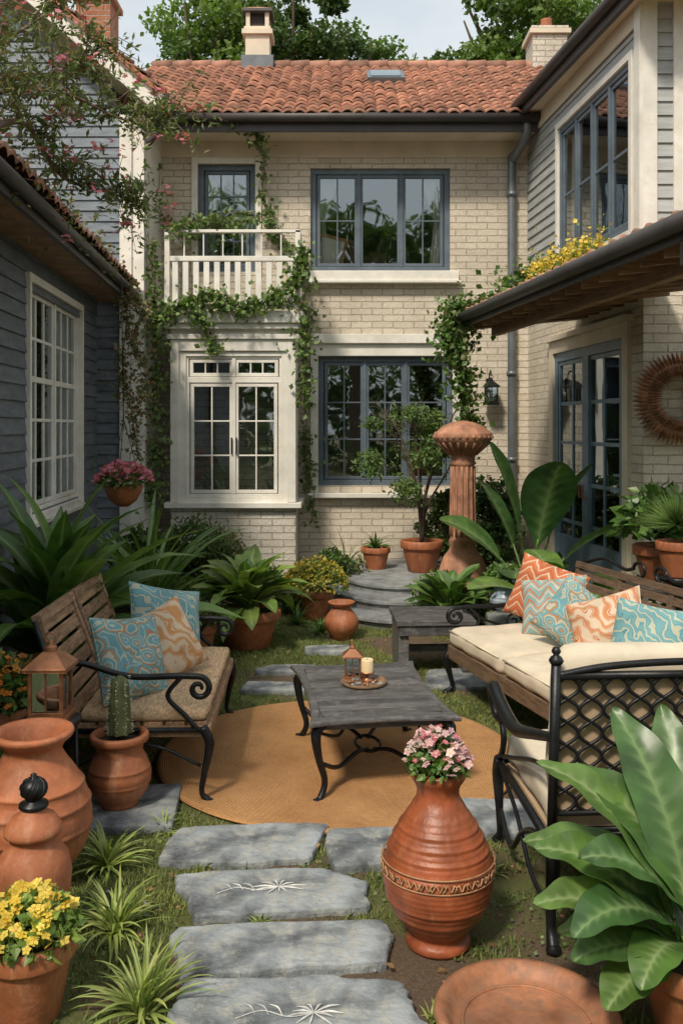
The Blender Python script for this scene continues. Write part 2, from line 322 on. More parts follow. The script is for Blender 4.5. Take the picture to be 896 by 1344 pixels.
def blade(mb,p,az,el,L,W,mat,droop=1.0,seg=8,kind='strap',pet=.0,fold=.25,twist=0,rnd=None,wav=0,vein=0):
    pos=Vector(p);V=[];mid=[];e=el;ds=L/seg
    side=Vector((-math.sin(az),math.cos(az),0))
    nxs=(-1,-.5,0,.5,1)
    for i in range(seg+1):
        t=i/seg
        if kind=='strap': w=W*min(1,(1-t)**.7*1.3)*(.55+.45*min(1,t*4))
        elif kind=='ovate':
            w=W*.06 if t<pet else W*(math.sin(math.pi*min(1,max(0.02,(t-pet)/(1-pet)))**.8)**.75)
        elif kind=='lance': w=W*math.sin(math.pi*(.04+.955*t)**.85)
        d=Vector((math.cos(az)*math.cos(e),math.sin(az)*math.cos(e),math.sin(e)));up=side.cross(d)
        sd=(side*math.cos(twist)+up*math.sin(twist)); u2=sd.cross(d)
        for x in nxs:
            wv=wav*math.sin(i*2.1*8/seg*1.6+x*3)*abs(x)*W
            q=pos+sd*x*w/2-u2*(-1)*abs(x)*w*fold*.5*(-1 if up.z<0 else 1)+u2*wv
            if vein and x: q=q+d*abs(x)*w*.28
            V.append(tuple(q));mid.append(max(1-abs(x),vein*(.86 if i%2 else 0)*(1 if abs(x)<.9 else .85)))
        pos=pos+d*ds;e-=droop/seg*(0.4+1.2*t)
    F=[]
    for i in range(seg):
        for k in range(4): a=i*5+k;F.append((a,a+1,a+6,a+5))
    mb.add(V,F,mat,True,rnd,mid)
def rosette(mb,c,n,L,W,mat,el=(.3,1.4),droop=1.2,kind='strap',pet=0,seg=8,fold=.25,wav=0,jit=.02):
    for i in range(n):
        az=i*2.39996+random.uniform(-.3,.3);e=random.uniform(*el);l=L*random.uniform(.7,1.12)
        blade(mb,(c[0]+random.uniform(-jit,jit),c[1]+random.uniform(-jit,jit),c[2]),az,e,l,W*random.uniform(.8,1.15),mat,droop*random.uniform(.6,1.3),seg,kind,pet,fold,random.uniform(-.35,.35),None,wav)
def flowers(mb,P,size,mat,cm=None,np_=5):
    for p in P:
        p=Vector(p);n=Vector((random.gauss(0,.5),random.gauss(-.3,.5),1)).normalized();u=n.orthogonal().normalized();w=n.cross(u);s=size*random.uniform(.7,1.2);r=random.random()
        V=[];F=[]
        for k in range(np_):
            a=k*2*math.pi/np_;d=u*math.cos(a)+w*math.sin(a);q=n.cross(d)
            b=len(V);V+=[tuple(p),tuple(p+d*s*.6+q*s*.38+n*s*.15),tuple(p+d*s+n*s*.1),tuple(p+d*s*.6-q*s*.38+n*s*.15)];F.append((b,b+1,b+2,b+3))
        mb.add(V,F,mat,False,r)
        if cm: 
            mb.add([tuple(p+n*s*.2+(u*math.cos(a)+w*math.sin(a))*s*.16) for a in (0,1.57,3.14,4.71)],[(0,1,2,3)],cm,False,.5)
def dome(c,r,h,n):
    a=rng.uniform(0,2*np.pi,n);q=np.sqrt(rng.random(n));z=np.sqrt(1-q*q*.95)*rng.uniform(.75,1.05,n)
    return np.stack([c[0]+q*r*np.cos(a),c[1]+q*r*np.sin(a),c[2]+h*z],1)
def potprof(r,h,kind=0):
    if kind==0:
        p=[(0,0.0),(r*.62,0),(r*.66,.01),(r*.9,h*.72),(r*.91,h*.74),(r*1.0,h*.75),(r*1.02,h*.78),(r*1.03,h*.96),(r*.99,h),(r*.9,h),(r*.86,h*.95),(r*.84,h*.86)]
    elif kind==1:
        p=[(0,0),(r*.6,0),(r*.62,h*.04),(r*.66,h*.08)]
        for k in range(1,15):
            t=k/15;rr=r*(.66+.36*math.sin(math.pi*min(1,t*1.02))**.8*(1 if t<.6 else .9));p.append((rr,h*(.08+.72*t)))
            if k in(5,9): p.append((rr*1.025,h*(.08+.72*t+.012)));p.append((rr*1.0,h*(.08+.72*t+.03)))
        p+=[(r*.78,h*.84),(r*.8,h*.87),(r*.93,h*.9),(r*.95,h*.97),(r*.9,h),(r*.8,h),(r*.76,h*.94),(r*.74,h*.85)]
    return p
def pot(mb,c,r,h,kind=0,mat=None,soil=True):
    mb.lathe(potprof(r,h,kind),c,mat or TERRA,40,wob=.004)
    if soil: mb.lathe([(r*.86,h*.88),(r*.5,h*.9),(0,h*.91)],c,SOIL,20)
# ------------------------------------------------------------------ ground
def gval(x,y):
    return noise.fractal(Vector((x*1.1,y*1.1,3.3)),1.0,2.0,5)+.13
stones=[(-.46,4.22,.35,.18,5),(.14,4.2,.19,.18,4),(-.31,3.79,.34,.18,2),(-.23,3.39,.36,.17,9),(-.14,2.98,.39,.19,12),(-.5,6.75,.22,.12,3),(-.42,7.25,.2,.11,6),(-.1,7.9,.2,.11,10),(.78,4.5,.28,.2,14),(1.25,4.75,.3,.22,15),(.95,7.0,.3,.25,17),(1.35,4.15,.25,.2,18)]
def ground():
    xs=np.concatenate([[-300,-80,-30,-12,-7,-4.5],np.arange(-3.2,3.21,.05),[4.5,7,12,30,80,300]])
    ys=np.concatenate([[-300,-80,-30,-10,-4,0,1.5],np.arange(2.4,11.6,.05),[13,16,25,60,150,400]])
    X,Y=np.meshgrid(xs,ys,indexing='ij');Z=np.zeros_like(X);A=np.zeros_like(X)
    for i in range(X.shape[0]):
        for j in range(X.shape[1]):
            x,y=X[i,j],Y[i,j];A[i,j]=gval(x,y)
            if abs(x)<3.3 and 2.3<y<11.6: Z[i,j]=.012*noise.noise(Vector((x*2,y*2,0)))+.006*noise.noise(Vector((x*9,y*9,1)))
    n,m=X.shape;i,j=np.meshgrid(np.arange(n-1),np.arange(m-1),indexing='ij');q=(i*m+j)
    F=np.stack([q,q+m,q+m+1,q+1],-1).reshape(-1,4)
    g,t,b=nt('ground_soil_moss');at=N(t,'ShaderNodeAttribute',attribute_name='mid');tc=N(t,'ShaderNodeTexCoord')
    n1=N(t,'ShaderNodeTexNoise',Scale=14,Detail=10,Roughness=.75);t.links.new(tc.outputs['Object'],n1.inputs[0])
    n2=N(t,'ShaderNodeTexNoise',Scale=90,Detail=6,Roughness=.8);t.links.new(tc.outputs['Object'],n2.inputs[0])
    soil=ramp(t,n2.outputs[0],[(.3,(.065,.042,.025)),(.55,(.17,.115,.07)),(.75,(.30,.22,.14))])
    moss=ramp(t,n2.outputs[0],[(.3,(.06,.075,.018)),(.7,(.20,.205,.06))])
    ad=N(t,'ShaderNodeMath',operation='ADD');t.links.new(at.outputs['Fac'],ad.inputs[0]);t.links.new(n1.outputs[0],ad.inputs[1])
    f=ramp(t,ad.outputs[0],[(.42,(0,0,0)),(.62,(1,1,1))]);c=mixc(t,f,soil,moss)
    t.links.new(c,b.inputs['Base Color']);b.inputs['Roughness'].default_value=.95;bump(t,b,n2.outputs[0],.9,.02)
    mb=MB();mb.add(np.stack([X,Y,Z],-1).reshape(-1,3),F,g,True,.5,A.ravel());mb.build('ground')
    n=340000;y=2.7+(rng.random(n)**1.35)*7.2;x=rng.uniform(-2.6,2.6,n);keep=[]
    for k in range(n):
        a,c_=x[k],y[k]
        if abs(a)>c_*.42+.1: continue
        v=gval(a,c_)+.65*noise.noise(Vector((a*6,c_*6,5)))+(.15 if c_>6 else 0)
        inst=False
        for s in stones:
            dx,dy=(a-s[0])/(s[2]*.93),(c_-s[1])/(s[3]*.93);q=dx*dx+dy*dy
            if q<1: inst=True;break
            if q<1.6: v+=.22
        if inst or (a**2+(c_-5.4)**2<1.1**2) : continue
        if v>random.uniform(-.02,.42): keep.append(k)
    P=np.stack([x[keep],y[keep],np.full(len(keep),-.003)],1);m=len(P)
    az=rng.uniform(0,6.28,m);l=rng.uniform(.008,.03,m)*(1+.8*(rng.random(m)>.93));w=rng.uniform(.0022,.005,m);ln=rng.uniform(.2,1.4,m)
    s_=np.stack([np.cos(az),np.sin(az),0*az],1);d=np.stack([-np.sin(az)*ln,np.cos(az)*ln,1+0*az],1)*l[:,None]
    V=np.stack([P-s_*w[:,None],P+s_*w[:,None],P+d],1).reshape(-1,3)
    r=np.array([min(1,max(0,.5+noise.noise(Vector((a*1.7,b_*1.7,9)))*.8+random.uniform(-.3,.3))) for a,b_ in P[:,:2]])
    g2=MB();g2.add(V,np.arange(3*m).reshape(m,3),GRASS,False,r)
    k=20000;P=np.stack([rng.uniform(-2.3,2.3,k),2.7+rng.random(k)**1.3*6,rng.uniform(.006,.02,k)],1)
    ok=[i for i in range(k) if gval(P[i,0]+3,P[i,1]+5)>.12 and (P[i,0]**2+(P[i,1]-5.4)**2)>1.25 and all(((P[i,0]-s[0])/s[2])**2+((P[i,1]-s[1])/s[3])**2>1.1 for s in stones)]
    leaves(g2,P[ok],.016,L_VINE,asp=.5);g2.build('grass')
    l=MB();k=800;P=np.stack([rng.uniform(-2.3,2.3,k),rng.uniform(2.7,9,k),rng.uniform(.012,.02,k)],1);P=P[(P[:,0]**2+(P[:,1]-5.4)**2)>1.2]
    leaves(l,P,.035,LEAFD,up=0);l.build('fallen_leaves')
    pb=MB()
    for _ in range(420):
        a,b_=random.uniform(-2,2),random.uniform(2.75,6);
        if a*a+(b_-5.4)**2<1.25: continue
        s=random.uniform(.004,.013);pb.rbox((a,b_,s*.3),(s*2,s*1.6,s*1.2),s*.55,STONE if random.random()<.4 else TERRAB,n=3,rz=random.random()*3)
    pb.build('pebbles',merge=True)
ground()
def stone(cx,cy,rx,ry,seed,h=.036,draw=False):
    rd=random.Random(seed*7+1);mb=MB();C=[]
    # rough rectangular slab: 4 skewed corners with chipped, off-centre intermediate points
    base=[(-1,-1),(-.35,-1.08),(.3,-1.0),(1,-.9),(1.12,.05),(.95,.95),(.25,1.08),(-.45,.98),(-1.02,.85),(-1.13,-.1)]
    drop=set(rd.sample([1,2,4,6,7,9],3));sk=rd.uniform(-.18,.18)
    for i,(x,y) in enumerate(base):
        if i in drop: continue
        x+=rd.uniform(-.13,.13)+sk*y;y+=rd.uniform(-.15,.15)
        C.append((x*rx,y*ry))
    k=len(C);pts=[]
    for i in range(k):
        a,b=C[i],C[(i+1)%k]
        for j in range(12):
            t=j/12;x=a[0]*(1-t)+b[0]*t;y=a[1]*(1-t)+b[1]*t
            if j==0: x*=.975;y*=.975
            w=1+.07*noise.noise(Vector((x*9+seed,y*9,0)))+.035*noise.noise(Vector((x*38+seed,y*38,0)));pts.append((x*w,y*w))
    n=len(pts);V=[];F=[]
    rings=[(1.0,-.02),(1.008,h*.5),(1.0,h*.86),(.985,h),(.93,h+.001),(.8,h+.001),(.65,h+.001),(.48,h+.001),(.3,h+.001),(.14,h+.001)]
    for s,z in rings:
        for x,y in pts: V.append((x*s,y*s,z+(round(abs(noise.noise(Vector((x*s*5+seed,y*s*8,0))))*5)/5*.005+noise.noise(Vector((x*s*26+seed,y*s*26,0)))*.0015 if s<.97 else 0)))
    for r in range(len(rings)-1):
        for i in range(n): F.append((r*n+i,r*n+(i+1)%n,(r+1)*n+(i+1)%n,(r+1)*n+i))
    F.append(tuple((len(rings)-1)*n+i for i in range(n)));mb.add(V,F,STONE,False,rd.random())
    if draw:
        z=h+.006;ox=.05
        for q in range(11):
            a=.15+q*.57+rd.uniform(-.08,.08);L=rd.uniform(.07,.13)
            mb.tube(cat([(ox,0,z),(ox+math.cos(a)*L*.5,math.sin(a)*L*.35+.008,z),(ox+math.cos(a)*L,math.sin(a)*L*.6,z)],5),[.0012,.0045,.0008],CHALK,5)
        mb.tube(cat([(ox,0,z),(-.03,-.025,z),(-.12,.0,z),(-.2,-.045,z)],6),.002,CHALK,5)
        for q in range(3): mb.tube(cat([(-.05-q*.045,-.02,z),(-.07-q*.045,.02,z),(-.10-q*.045,.035,z)],4),[.001,.0035,.0008],CHALK,5)
    mb.build('stepping_stone',(cx,cy,0),rd.uniform(-.08,.08))
for i,s in enumerate(stones): stone(*s,draw=i in(2,4))
mb=MB();mb.rbox((0,0,.02),(.46,.52,.05),.012,STONE,n=6);mb.build('stone_slab',(-1.06,4.62,0),.08,merge=True)
mb=MB();p=[(0,.014),(.5,.014),(.98,.014),(1.0,.015),(1.03,.019),(1.05,.014),(1.055,.004),(1.05,0)];mb.lathe(p[::-1],(0,0,0),RUG,96,wob=.006);mb.build('round_rug',(-.02,5.4,.012))
# ------------------------------------------------------------------ building helpers (local: x along wall, +y into wall, z up)
def wall(mb,u0,u1,z0,z1,ops,mat,th=.16,y=0,rmat=None):
    us=sorted({u0,u1}|{o[0] for o in ops}|{o[1] for o in ops});zs=sorted({z0,z1}|{o[2] for o in ops}|{o[3] for o in ops})
    for a,b in zip(us,us[1:]):
        for c,d in zip(zs,zs[1:]):
            m=((a+b)/2,(c+d)/2)
            if any(o[0]<m[0]<o[1] and o[2]<m[1]<o[3] for o in ops): continue
            mb.poly([(a,y,c),(b,y,c),(b,y,d),(a,y,d)],mat)
    rm=rmat or mat
    for a,b,c,d in ops:
        mb.poly([(a,y,c),(a,y+th,c),(a,y+th,d),(a,y,d)],rm);mb.poly([(b,y,c),(b,y,d),(b,y+th,d),(b,y+th,c)],rm)
        mb.poly([(a,y,c),(b,y,c),(b,y+th,c),(a,y+th,c)],rm);mb.poly([(a,y,d),(a,y+th,d),(b,y+th,d),(b,y,d)],rm)
def clap(mb,u0,u1,z0,z1,ops,mat,pitch=.125,y=0,top=None):
    n=int(math.ceil((z1-z0)/pitch))
    for i in range(n):
        a=z0+i*pitch;b=min(a+pitch,z1);mid=(a+b)/2
        segs=[(u0,u1)]
        if top: segs=[(u0,min(u1,top(mid)))] if top(mid)>u0 else []
        for o in ops:
            if o[2]<mid<o[3]:
                ns=[]
                for s,e in segs:
                    if o[1]<=s or o[0]>=e: ns.append((s,e));continue
                    if s<o[0]: ns.append((s,o[0]))
                    if e>o[1]: ns.append((o[1],e))
                segs=ns
        for s,e in segs:
            r=random.random();mb.add([(s,y-.022,a),(e,y-.022,a),(e,y-.004,b),(s,y-.004,b),(s,y,a),(e,y,a)],[(0,1,2,3),(4,5,1,0)],mat,False,r)
def window(mb,u0,u1,z0,z1,ns,cols,rows,fm,y=.05,fw=.055,mw=.018,curt=True,room=True,hrail=None):
    d=.06
    mb.bx(u0,u1,y,y+d,z1-fw,z1,fm);mb.bx(u0,u1,y,y+d,z0,z0+fw,fm);mb.bx(u0,u0+fw,y,y+d,z0+fw,z1-fw,fm);mb.bx(u1-fw,u1,y,y+d,z0+fw,z1-fw,fm)
    W=(u1-u0-2*fw)/ns
    for k in range(ns):
        a=u0+fw+k*W;b=a+W;s=.042
        if k: mb.bx(a-.022,a+.022,y-.006,y+d,z0+fw,z1-fw,fm)
        e=.012;a+=e;b-=e;c=z0+fw+.006;dd=z1-fw-.006
        mb.bx(a,b,y+.012,y+.05,dd-s,dd,fm);mb.bx(a,b,y+.012,y+.05,c,c+s,fm);mb.bx(a,a+s,y+.012,y+.05,c+s,dd-s,fm);mb.bx(b-s,b,y+.012,y+.05,c+s,dd-s,fm)
        a+=s;b-=s;c+=s;dd-=s
        cc=cols[k] if isinstance(cols,(list,tuple)) else cols;rr=rows[k] if isinstance(rows,(list,tuple)) else rows
        for i in range(1,cc): x=a+(b-a)*i/cc;mb.bx(x-mw/2,x+mw/2,y+.018,y+.042,c,dd,fm)
        for i in range(1,rr): z=c+(dd-c)*i/rr;mb.bx(a,b,y+.020,y+.040,z-mw/2,z+mw/2,fm)
        if hrail: z=c+(dd-c)*hrail;mb.bx(a,b,y+.010,y+.048,z-.025,z+.025,fm)
        mb.poly([(a,y+.03,c),(b,y+.03,c),(b,y+.03,dd),(a,y+.03,dd)],GLASS)
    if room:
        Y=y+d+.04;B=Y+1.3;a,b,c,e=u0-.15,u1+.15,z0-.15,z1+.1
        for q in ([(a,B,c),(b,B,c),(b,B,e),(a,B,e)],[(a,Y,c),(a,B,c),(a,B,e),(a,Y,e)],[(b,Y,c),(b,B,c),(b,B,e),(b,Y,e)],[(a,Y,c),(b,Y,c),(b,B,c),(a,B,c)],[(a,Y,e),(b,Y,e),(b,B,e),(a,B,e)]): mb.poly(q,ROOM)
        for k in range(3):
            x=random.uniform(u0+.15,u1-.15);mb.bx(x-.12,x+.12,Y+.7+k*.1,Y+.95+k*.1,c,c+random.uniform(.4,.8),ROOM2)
    if curt:
        Y=y+d+.07
        for a,sg in ((u0+.05,1),(u1-.05,-1)):
            n=22;V=[];w=.26
            for i in range(n+1):
                t=i/n;yy=Y+.02*math.sin(t*26)
                V+=[(a+sg*t*w*.8,yy,z0+.03),(a+sg*t*w*.55,yy,(z0+z1)/2),(a+sg*t*w*1.3,yy,z1-.03)]
            F=[(3*i+k,3*i+3+k,3*i+4+k,3*i+1+k) for i in range(n) for k in (0,1)];mb.add(V,F,CURT,True)
def tiles(mb,o,u,Lu,v,Lv,mat,tw=.17,th=.25):
    o=np.array(o,float);u=np.array(u,float);v=np.array(v,float);u/=np.linalg.norm(u);v/=np.linalg.norm(v);n=np.cross(u,v)
    if n[2]<0:n=-n
    nu=int(Lu/tw);nv=int(Lv/th);a=np.linspace(0,1,7)
    hh=.04*np.sin(np.pi*a)
    for i in range(nu):
        for j in range(nv):
            jx=random.uniform(-.008,.008);lf=.034+random.uniform(0,.014);jy=random.uniform(-.01,.01);V=[]
            for (t,l) in ((0,-.02+lf-.012),(0,lf),(1.12,.002)):
                for k in range(7):
                    V.append(o+u*((i+a[k]*1.02)*tw+jx)+v*((j+t)*th+jy)+n*(hh[k]*(1.0 if t==0 else .85)+l))
            F=[(r*7+k,r*7+k+1,(r+1)*7+k+1,(r+1)*7+k) for r in (0,1) for k in range(6)]
            mb.add(V,F,mat,True)
def gutter(mb,p0,p1,r,mat):
    mb.tube([p0,p1],r,mat,10)
# ------------------------------------------------------------------ BACK HOUSE
BH=empty('brick_house',(0,11.8,0))
ops=[(-.40,1.40,3.95,5.29),(-.30,1.43,1.19,2.86),(-1.85,-1.11,3.95,5.34)]
mb=MB();wall(mb,-2.5,2.6,-.1,5.95,ops,BRICK);mb.build('wall',parent=BH)
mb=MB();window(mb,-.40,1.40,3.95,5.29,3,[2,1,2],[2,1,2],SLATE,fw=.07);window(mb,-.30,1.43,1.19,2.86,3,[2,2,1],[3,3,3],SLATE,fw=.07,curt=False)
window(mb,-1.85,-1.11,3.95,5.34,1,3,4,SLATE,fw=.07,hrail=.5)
mb.box((-.15,.17,4.22),(.40,.02,.46),COPPER,ry=.25);mb.box((-.15,.155,4.22),(.31,.01,.37),WHITE,ry=.25)
mb.build('windows',parent=BH,bevel=.004)
mb=MB()
mb.bx(-.47,1.50,-.10,.0,3.82,3.95,WHITE);mb.bx(-.5,1.53,-.13,-.002,3.79,3.825,WHITE)
mb.bx(-.40,-.30,-.04,.02,1.10,3.02,WHITE);mb.bx(1.43,1.53,-.04,.02,1.10,3.02,WHITE);mb.bx(-.30,1.43,-.04,.02,2.86,3.02,WHITE);mb.bx(-.43,1.56,-.09,-.042,3.02,3.14,WHITE);mb.bx(-.43,1.56,-.12,.0,1.04,1.10,WHITE)
mb.bx(-1.93,-1.85,-.03,.02,3.9,5.42,WHITE);mb.bx(-1.11,-1.03,-.03,.02,3.9,5.42,WHITE);mb.bx(-1.85,-1.11,-.03,.02,5.34,5.42,WHITE)
mb.bx(-2.5,2.42,-.035,-.003,5.42,5.62,CREAM)
mb.build('window_trim',parent=BH,bevel=.006)
mb=MB();mb.bx(-2.45,2.4,-.52,.02,5.62,5.66,CREAM);mb.bx(-2.45,2.42,-.56,-.525,5.58,5.80,FASC)
mb.tube([(-2.45,-.62,5.74),(2.42,-.62,5.74)],.06,FASC,12);mb.build('eaves',parent=BH)
mb=MB();ys,zs=-.6,5.76;ye,ze=2.25,7.45
mb.poly([(-2.9,ys,zs),(3.4,ys,zs),(3.4,ye,ze),(-2.9,ye,ze)],FASC);mb.poly([(-2.9,ye,ze),(3.4,ye,ze),(3.4,ye+3,5.7),(-2.9,ye+3,5.7)],TILE)
L=math.hypot(ye-ys,ze-zs);tiles(mb,(-2.9,ys-.06,zs-.005),(1,0,0),6.1,(0,ye-ys,ze-zs),L+.05,TILE,.145,.20)
for k in range(21): mb.tube([(-2.9+k*.3,ye,ze+.03),(-2.9+k*.3+.31,ye,ze+.04)],[.085,.095],TILE,10)
mb.build('roof',parent=BH)
mb=MB();sl=math.atan2(ze-zs,ye-ys)
def onroof(y): return zs+(y-ys)*(ze-zs)/(ye-ys)
mb.box((.62,1.15,onroof(1.15)+.10),(.52,.55,.10),MAPD,rx=sl);mb.box((.62,1.13,onroof(1.15)+.157),(.42,.44,.012),GLASS,rx=sl);mb.box((.62,1.15,onroof(1.15)+.145),(.46,.48,.012),ROOM,rx=sl)
mb.build('skylight',parent=BH)
def chimney(name,x,y,w,z0,z1,mat,parent,cap=CREAM,pots=True):
    mb=MB();mb.bx(x-w/2,x+w/2,y-w/2,y+w/2,z0,z1,mat);mb.bx(x-w/2-.05,x+w/2+.05,y-w/2-.05,y+w/2+.05,z1,z1+.07,cap);mb.bx(x-w/2-.02,x+w/2+.02,y-w/2-.02,y+w/2+.02,z1+.07,z1+.12,mat)
    if pots:
        for dx in (-1,1):
            for dy in(-1,1): mb.bx(x+dx*w*.4-.03,x+dx*w*.4+.03,y+dy*w*.4-.03,y+dy*w*.4+.03,z1+.12,z1+.34,mat)
        mb.bx(x-w*.3,x+w*.3,y-w*.3,y+w*.3,z1+.12,z1+.33,ROOM);h=w/2+.05
        mb.bx(x-h,x+h,y-h,y+h,z1+.34,z1+.38,FASC);mb.add([(x-h,y-h,z1+.38),(x+h,y-h,z1+.38),(x+h,y+h,z1+.38),(x-h,y+h,z1+.38),(x,y,z1+.5)],[(0,1,4),(1,2,4),(2,3,4),(3,0,4)],TILE)
    else:
        mb.lathe([(.1,0),(.11,.05),(.08,.18),(.09,.2),(.07,.2)],(x,y,z1+.12),TERRA,16)
    mb.bx(x-w/2-.06,x+w/2+.06,y-w/2-.06,y+w/2+.06,z0-.2,z0+.05,MAPD)
    mb.build(name,parent=parent)
chimney('chimney',-1.27,2.2,.36,7.5,7.88,CREAM,BH)
chimney('brick_chimney',3.15,2.3,.52,7.0,7.90,BRICKW,BH,pots=False)
mb=MB();f=-.8;x0,x1=-2.05,-.55
wall(mb,x0,x1,-.1,.98,[],BRICKW,y=f);mb.poly([(x0,f,-.1),(x0,0,-.1),(x0,0,.98),(x0,f,.98)],BRICKW);mb.poly([(x1,f,-.1),(x1,0,-.1),(x1,0,.98),(x1,f,.98)],BRICKW)
mb.build('bay_base',parent=BH)
mb=MB();wall(mb,x0,x1,1.04,3.19,[(-1.87,-.72,1.10,2.80)],WHITE,th=.1,y=f,)
for x in(x0,x1): mb.poly([(x,f,1.04),(x,0,1.04),(x,0,3.19),(x,f,3.19)],WHITE)
mb.bx(x0-.07,x1+.07,f-.08,-.001,.975,1.04,WHITE)
mb.bx(x0-.003,x0+.10,f-.03,f-.002,1.045,3.0,WHITE);mb.bx(x1-.10,x1+.003,f-.03,f-.002,1.045,3.0,WHITE);mb.bx(x0+.10,x1-.10,f-.03,f-.002,2.86,3.0,WHITE)
mb.bx(x0-.05,x1+.05,f-.06,-.001,3.0,3.06,WHITE);mb.bx(x0-.10,x1+.10,f-.12,-.001,3.19,3.33,WHITE);mb.bx(x0-.07,x1+.07,f-.08,-.001,3.12,3.19,WHITE)
mb.build('bay_frame',parent=BH,bevel=.006)
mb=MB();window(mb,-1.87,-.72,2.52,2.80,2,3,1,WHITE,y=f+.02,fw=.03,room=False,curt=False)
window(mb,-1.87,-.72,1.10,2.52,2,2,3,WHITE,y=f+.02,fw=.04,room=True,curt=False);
for x in(-1.32,-1.265): mb.bx(x-.008,x+.008,f-.012,f+.03,1.62,1.82,IRON)
mb.build('bay_french_windows',parent=BH,bevel=.004)
mb=MB();a,b=x0-.06,x1+.06
for x in (a+.03,b-.03): mb.bx(x-.03,x+.03,f-.09,f-.03,3.33,4.30,WHITE)
mb.bx(a,b,f-.09,f-.03,4.27,4.305,WHITE);mb.bx(a+.06,b-.06,f-.085,f-.035,3.93,3.99,WHITE);mb.bx(a+.06,b-.06,f-.085,f-.035,3.36,3.42,WHITE)
n=13
for i in range(1,n): x=a+(b-a)*i/n;mb.bx(x-.034,x+.034,f-.075,f-.045,3.42,3.93,WHITE)
for i in range(1,7): x=a+(b-a)*i/7;mb.bx(x-.008,x+.008,f-.068,f-.052,3.99,4.27,WHITE)
for x in (a+.03,b-.03):
    mb.bx(x-.025,x+.025,f-.03,0,4.27,4.305,WHITE);mb.bx(x-.02,x+.02,f-.03,0,3.93,3.98,WHITE)
    for k in range(6): mb.bx(x-.015,x+.015,f+.05+k*.12,f+.08+k*.12,3.33,3.93,WHITE)
mb.build('balcony_railing',parent=BH,bevel=.004)
mb=MB();mb.tube(cat([(2.28,-.55,5.7),(2.28,-.5,5.55),(2.20,-.15,5.38),(2.18,-.08,5.2),(2.18,-.08,3.0),(2.18,-.08,0)],6),.055,MAPD,12)
mb.tube([(-2.38,-.07,5.5),(-2.38,-.07,0)],.045,CREAM,10)
for z in(1.5,2.6,3.8,4.9): mb.tube([(2.18,-.08,z),(2.18,-.08,z+.06)],.068,MAPD,12)
mb.build('downpipes',parent=BH)
def lantern(name,loc,s,met,wallarm=False):
    mb=MB();w=.085*s
    mb.bx(-w*1.1,w*1.1,-w*1.1,w*1.1,0,.02*s,met);mb.bx(-w*.95,w*.95,-w*.95,w*.95,.02*s,.045*s,met)
    for x in(-1,1):
        for y in(-1,1): mb.bx(x*w*.85-.008*s,x*w*.85+.008*s,y*w*.85-.008*s,y*w*.85+.008*s,.045*s,.235*s,met)
    for x,y,a,b in ((0,-1,1,0),(0,1,1,0),(-1,0,0,1),(1,0,0,1)):
        mb.bx(x*w*.85-(w*.8 if a else .001),x*w*.85+(w*.8 if a else .001),y*w*.85-(w*.8 if b else .001),y*w*.85+(w*.8 if b else .001),.05*s,.23*s,GLASS)
        mb.bx(x*w*.87-.004*s,x*w*.87+.004*s,y*w*.87-.004*s,y*w*.87+.004*s,.045*s,.235*s,met)
    mb.lathe([(0,.05*s),(.03*s,.05*s),(.03*s,.13*s),(0,.132*s)],(0,0,0),WAX,16)
    h=w*1.2
    V=[(-h,-h,.235*s),(h,-h,.235*s),(h,h,.235*s),(-h,h,.235*s),(-h,-h,.25*s),(h,-h,.25*s),(h,h,.25*s),(-h,h,.25*s)];k=w*.35
    V+=[(-k,-k,.315*s),(k,-k,.315*s),(k,k,.315*s),(-k,k,.315*s)]
    mb.add(V,[(0,1,2,3),(0,1,5,4),(1,2,6,5),(2,3,7,6),(3,0,4,7),(4,5,9,8),(5,6,10,9),(6,7,11,10),(7,4,8,11),(8,9,10,11)],met)
    mb.lathe([(.03*s,.315*s),(.03*s,.335*s),(.012*s,.345*s),(.012*s,.36*s),(0,.365*s)],(0,0,0),met,14)
    mb.tube([(math.cos(a)*.025*s,0,.375*s+math.sin(a)*.025*s) for a in np.linspace(0,6.28,13)],.004*s,met,6)
    if wallarm: mb.tube(cat([(0,0,.39*s),(0,.06,.46*s),(0,.15,.40*s),(0,.17,.28*s)],5),.01,met,6);mb.bx(-.04,.04,.16,.18,.2*s,.36*s,met)
    return mb.build(name,loc,bevel=.002)
lantern('wall_lantern',(1.90,11.62,2.23),.95,IRON,wallarm=True)
# ------------------------------------------------------------------ LEFT HOUSE (gable) + wing
LH=empty('siding_house',(0,0,0))
mb=MB();clap(mb,-7,-2.6,0,7.6,[],SIDE,top=lambda z:-2.35-max(0,(z-5.55))/.86)
clap(mb,-2.9,-2.6,0,3.4,[],SIDED,y=-.03)
mb.bx(-2.6,-2.32,-.05,.0,0,5.62,WHITE);mb.bx(-2.60,-2.46,-.075,-.05,0,5.60,WHITE)
mb.poly([(-2.32,0,0),(-2.32,1.3,0),(-2.32,1.3,5.62),(-2.32,0,5.62)],WHITE)
mb.build('gable_wall',(0,10.8,0),parent=LH)
mb=MB();ex,ez,rx_,rz_=-2.08,5.62,-4.6,7.79
for (a,b) in (((ex,ez),(rx_,rz_)),((-7.1,ez),(rx_,rz_))):
    mb.beam((a[0],10.42,a[1]+.02),(b[0],10.42,b[1]+.02),.05,.2,WHITE,up=(0,0,1));mb.beam((a[0],10.39,a[1]+.14),(b[0],10.39,b[1]+.14),.1,.05,TERRA)
    mb.poly([(a[0],10.4,a[1]-.03),(a[0],15,a[1]-.03),(b[0],15,b[1]-.03),(b[0],10.4,b[1]-.03)],WHITE)
    mb.poly([(a[0],10.4,a[1]+.12),(a[0],15,a[1]+.12),(b[0],15,b[1]+.12),(b[0],10.4,b[1]+.12)],TILE)
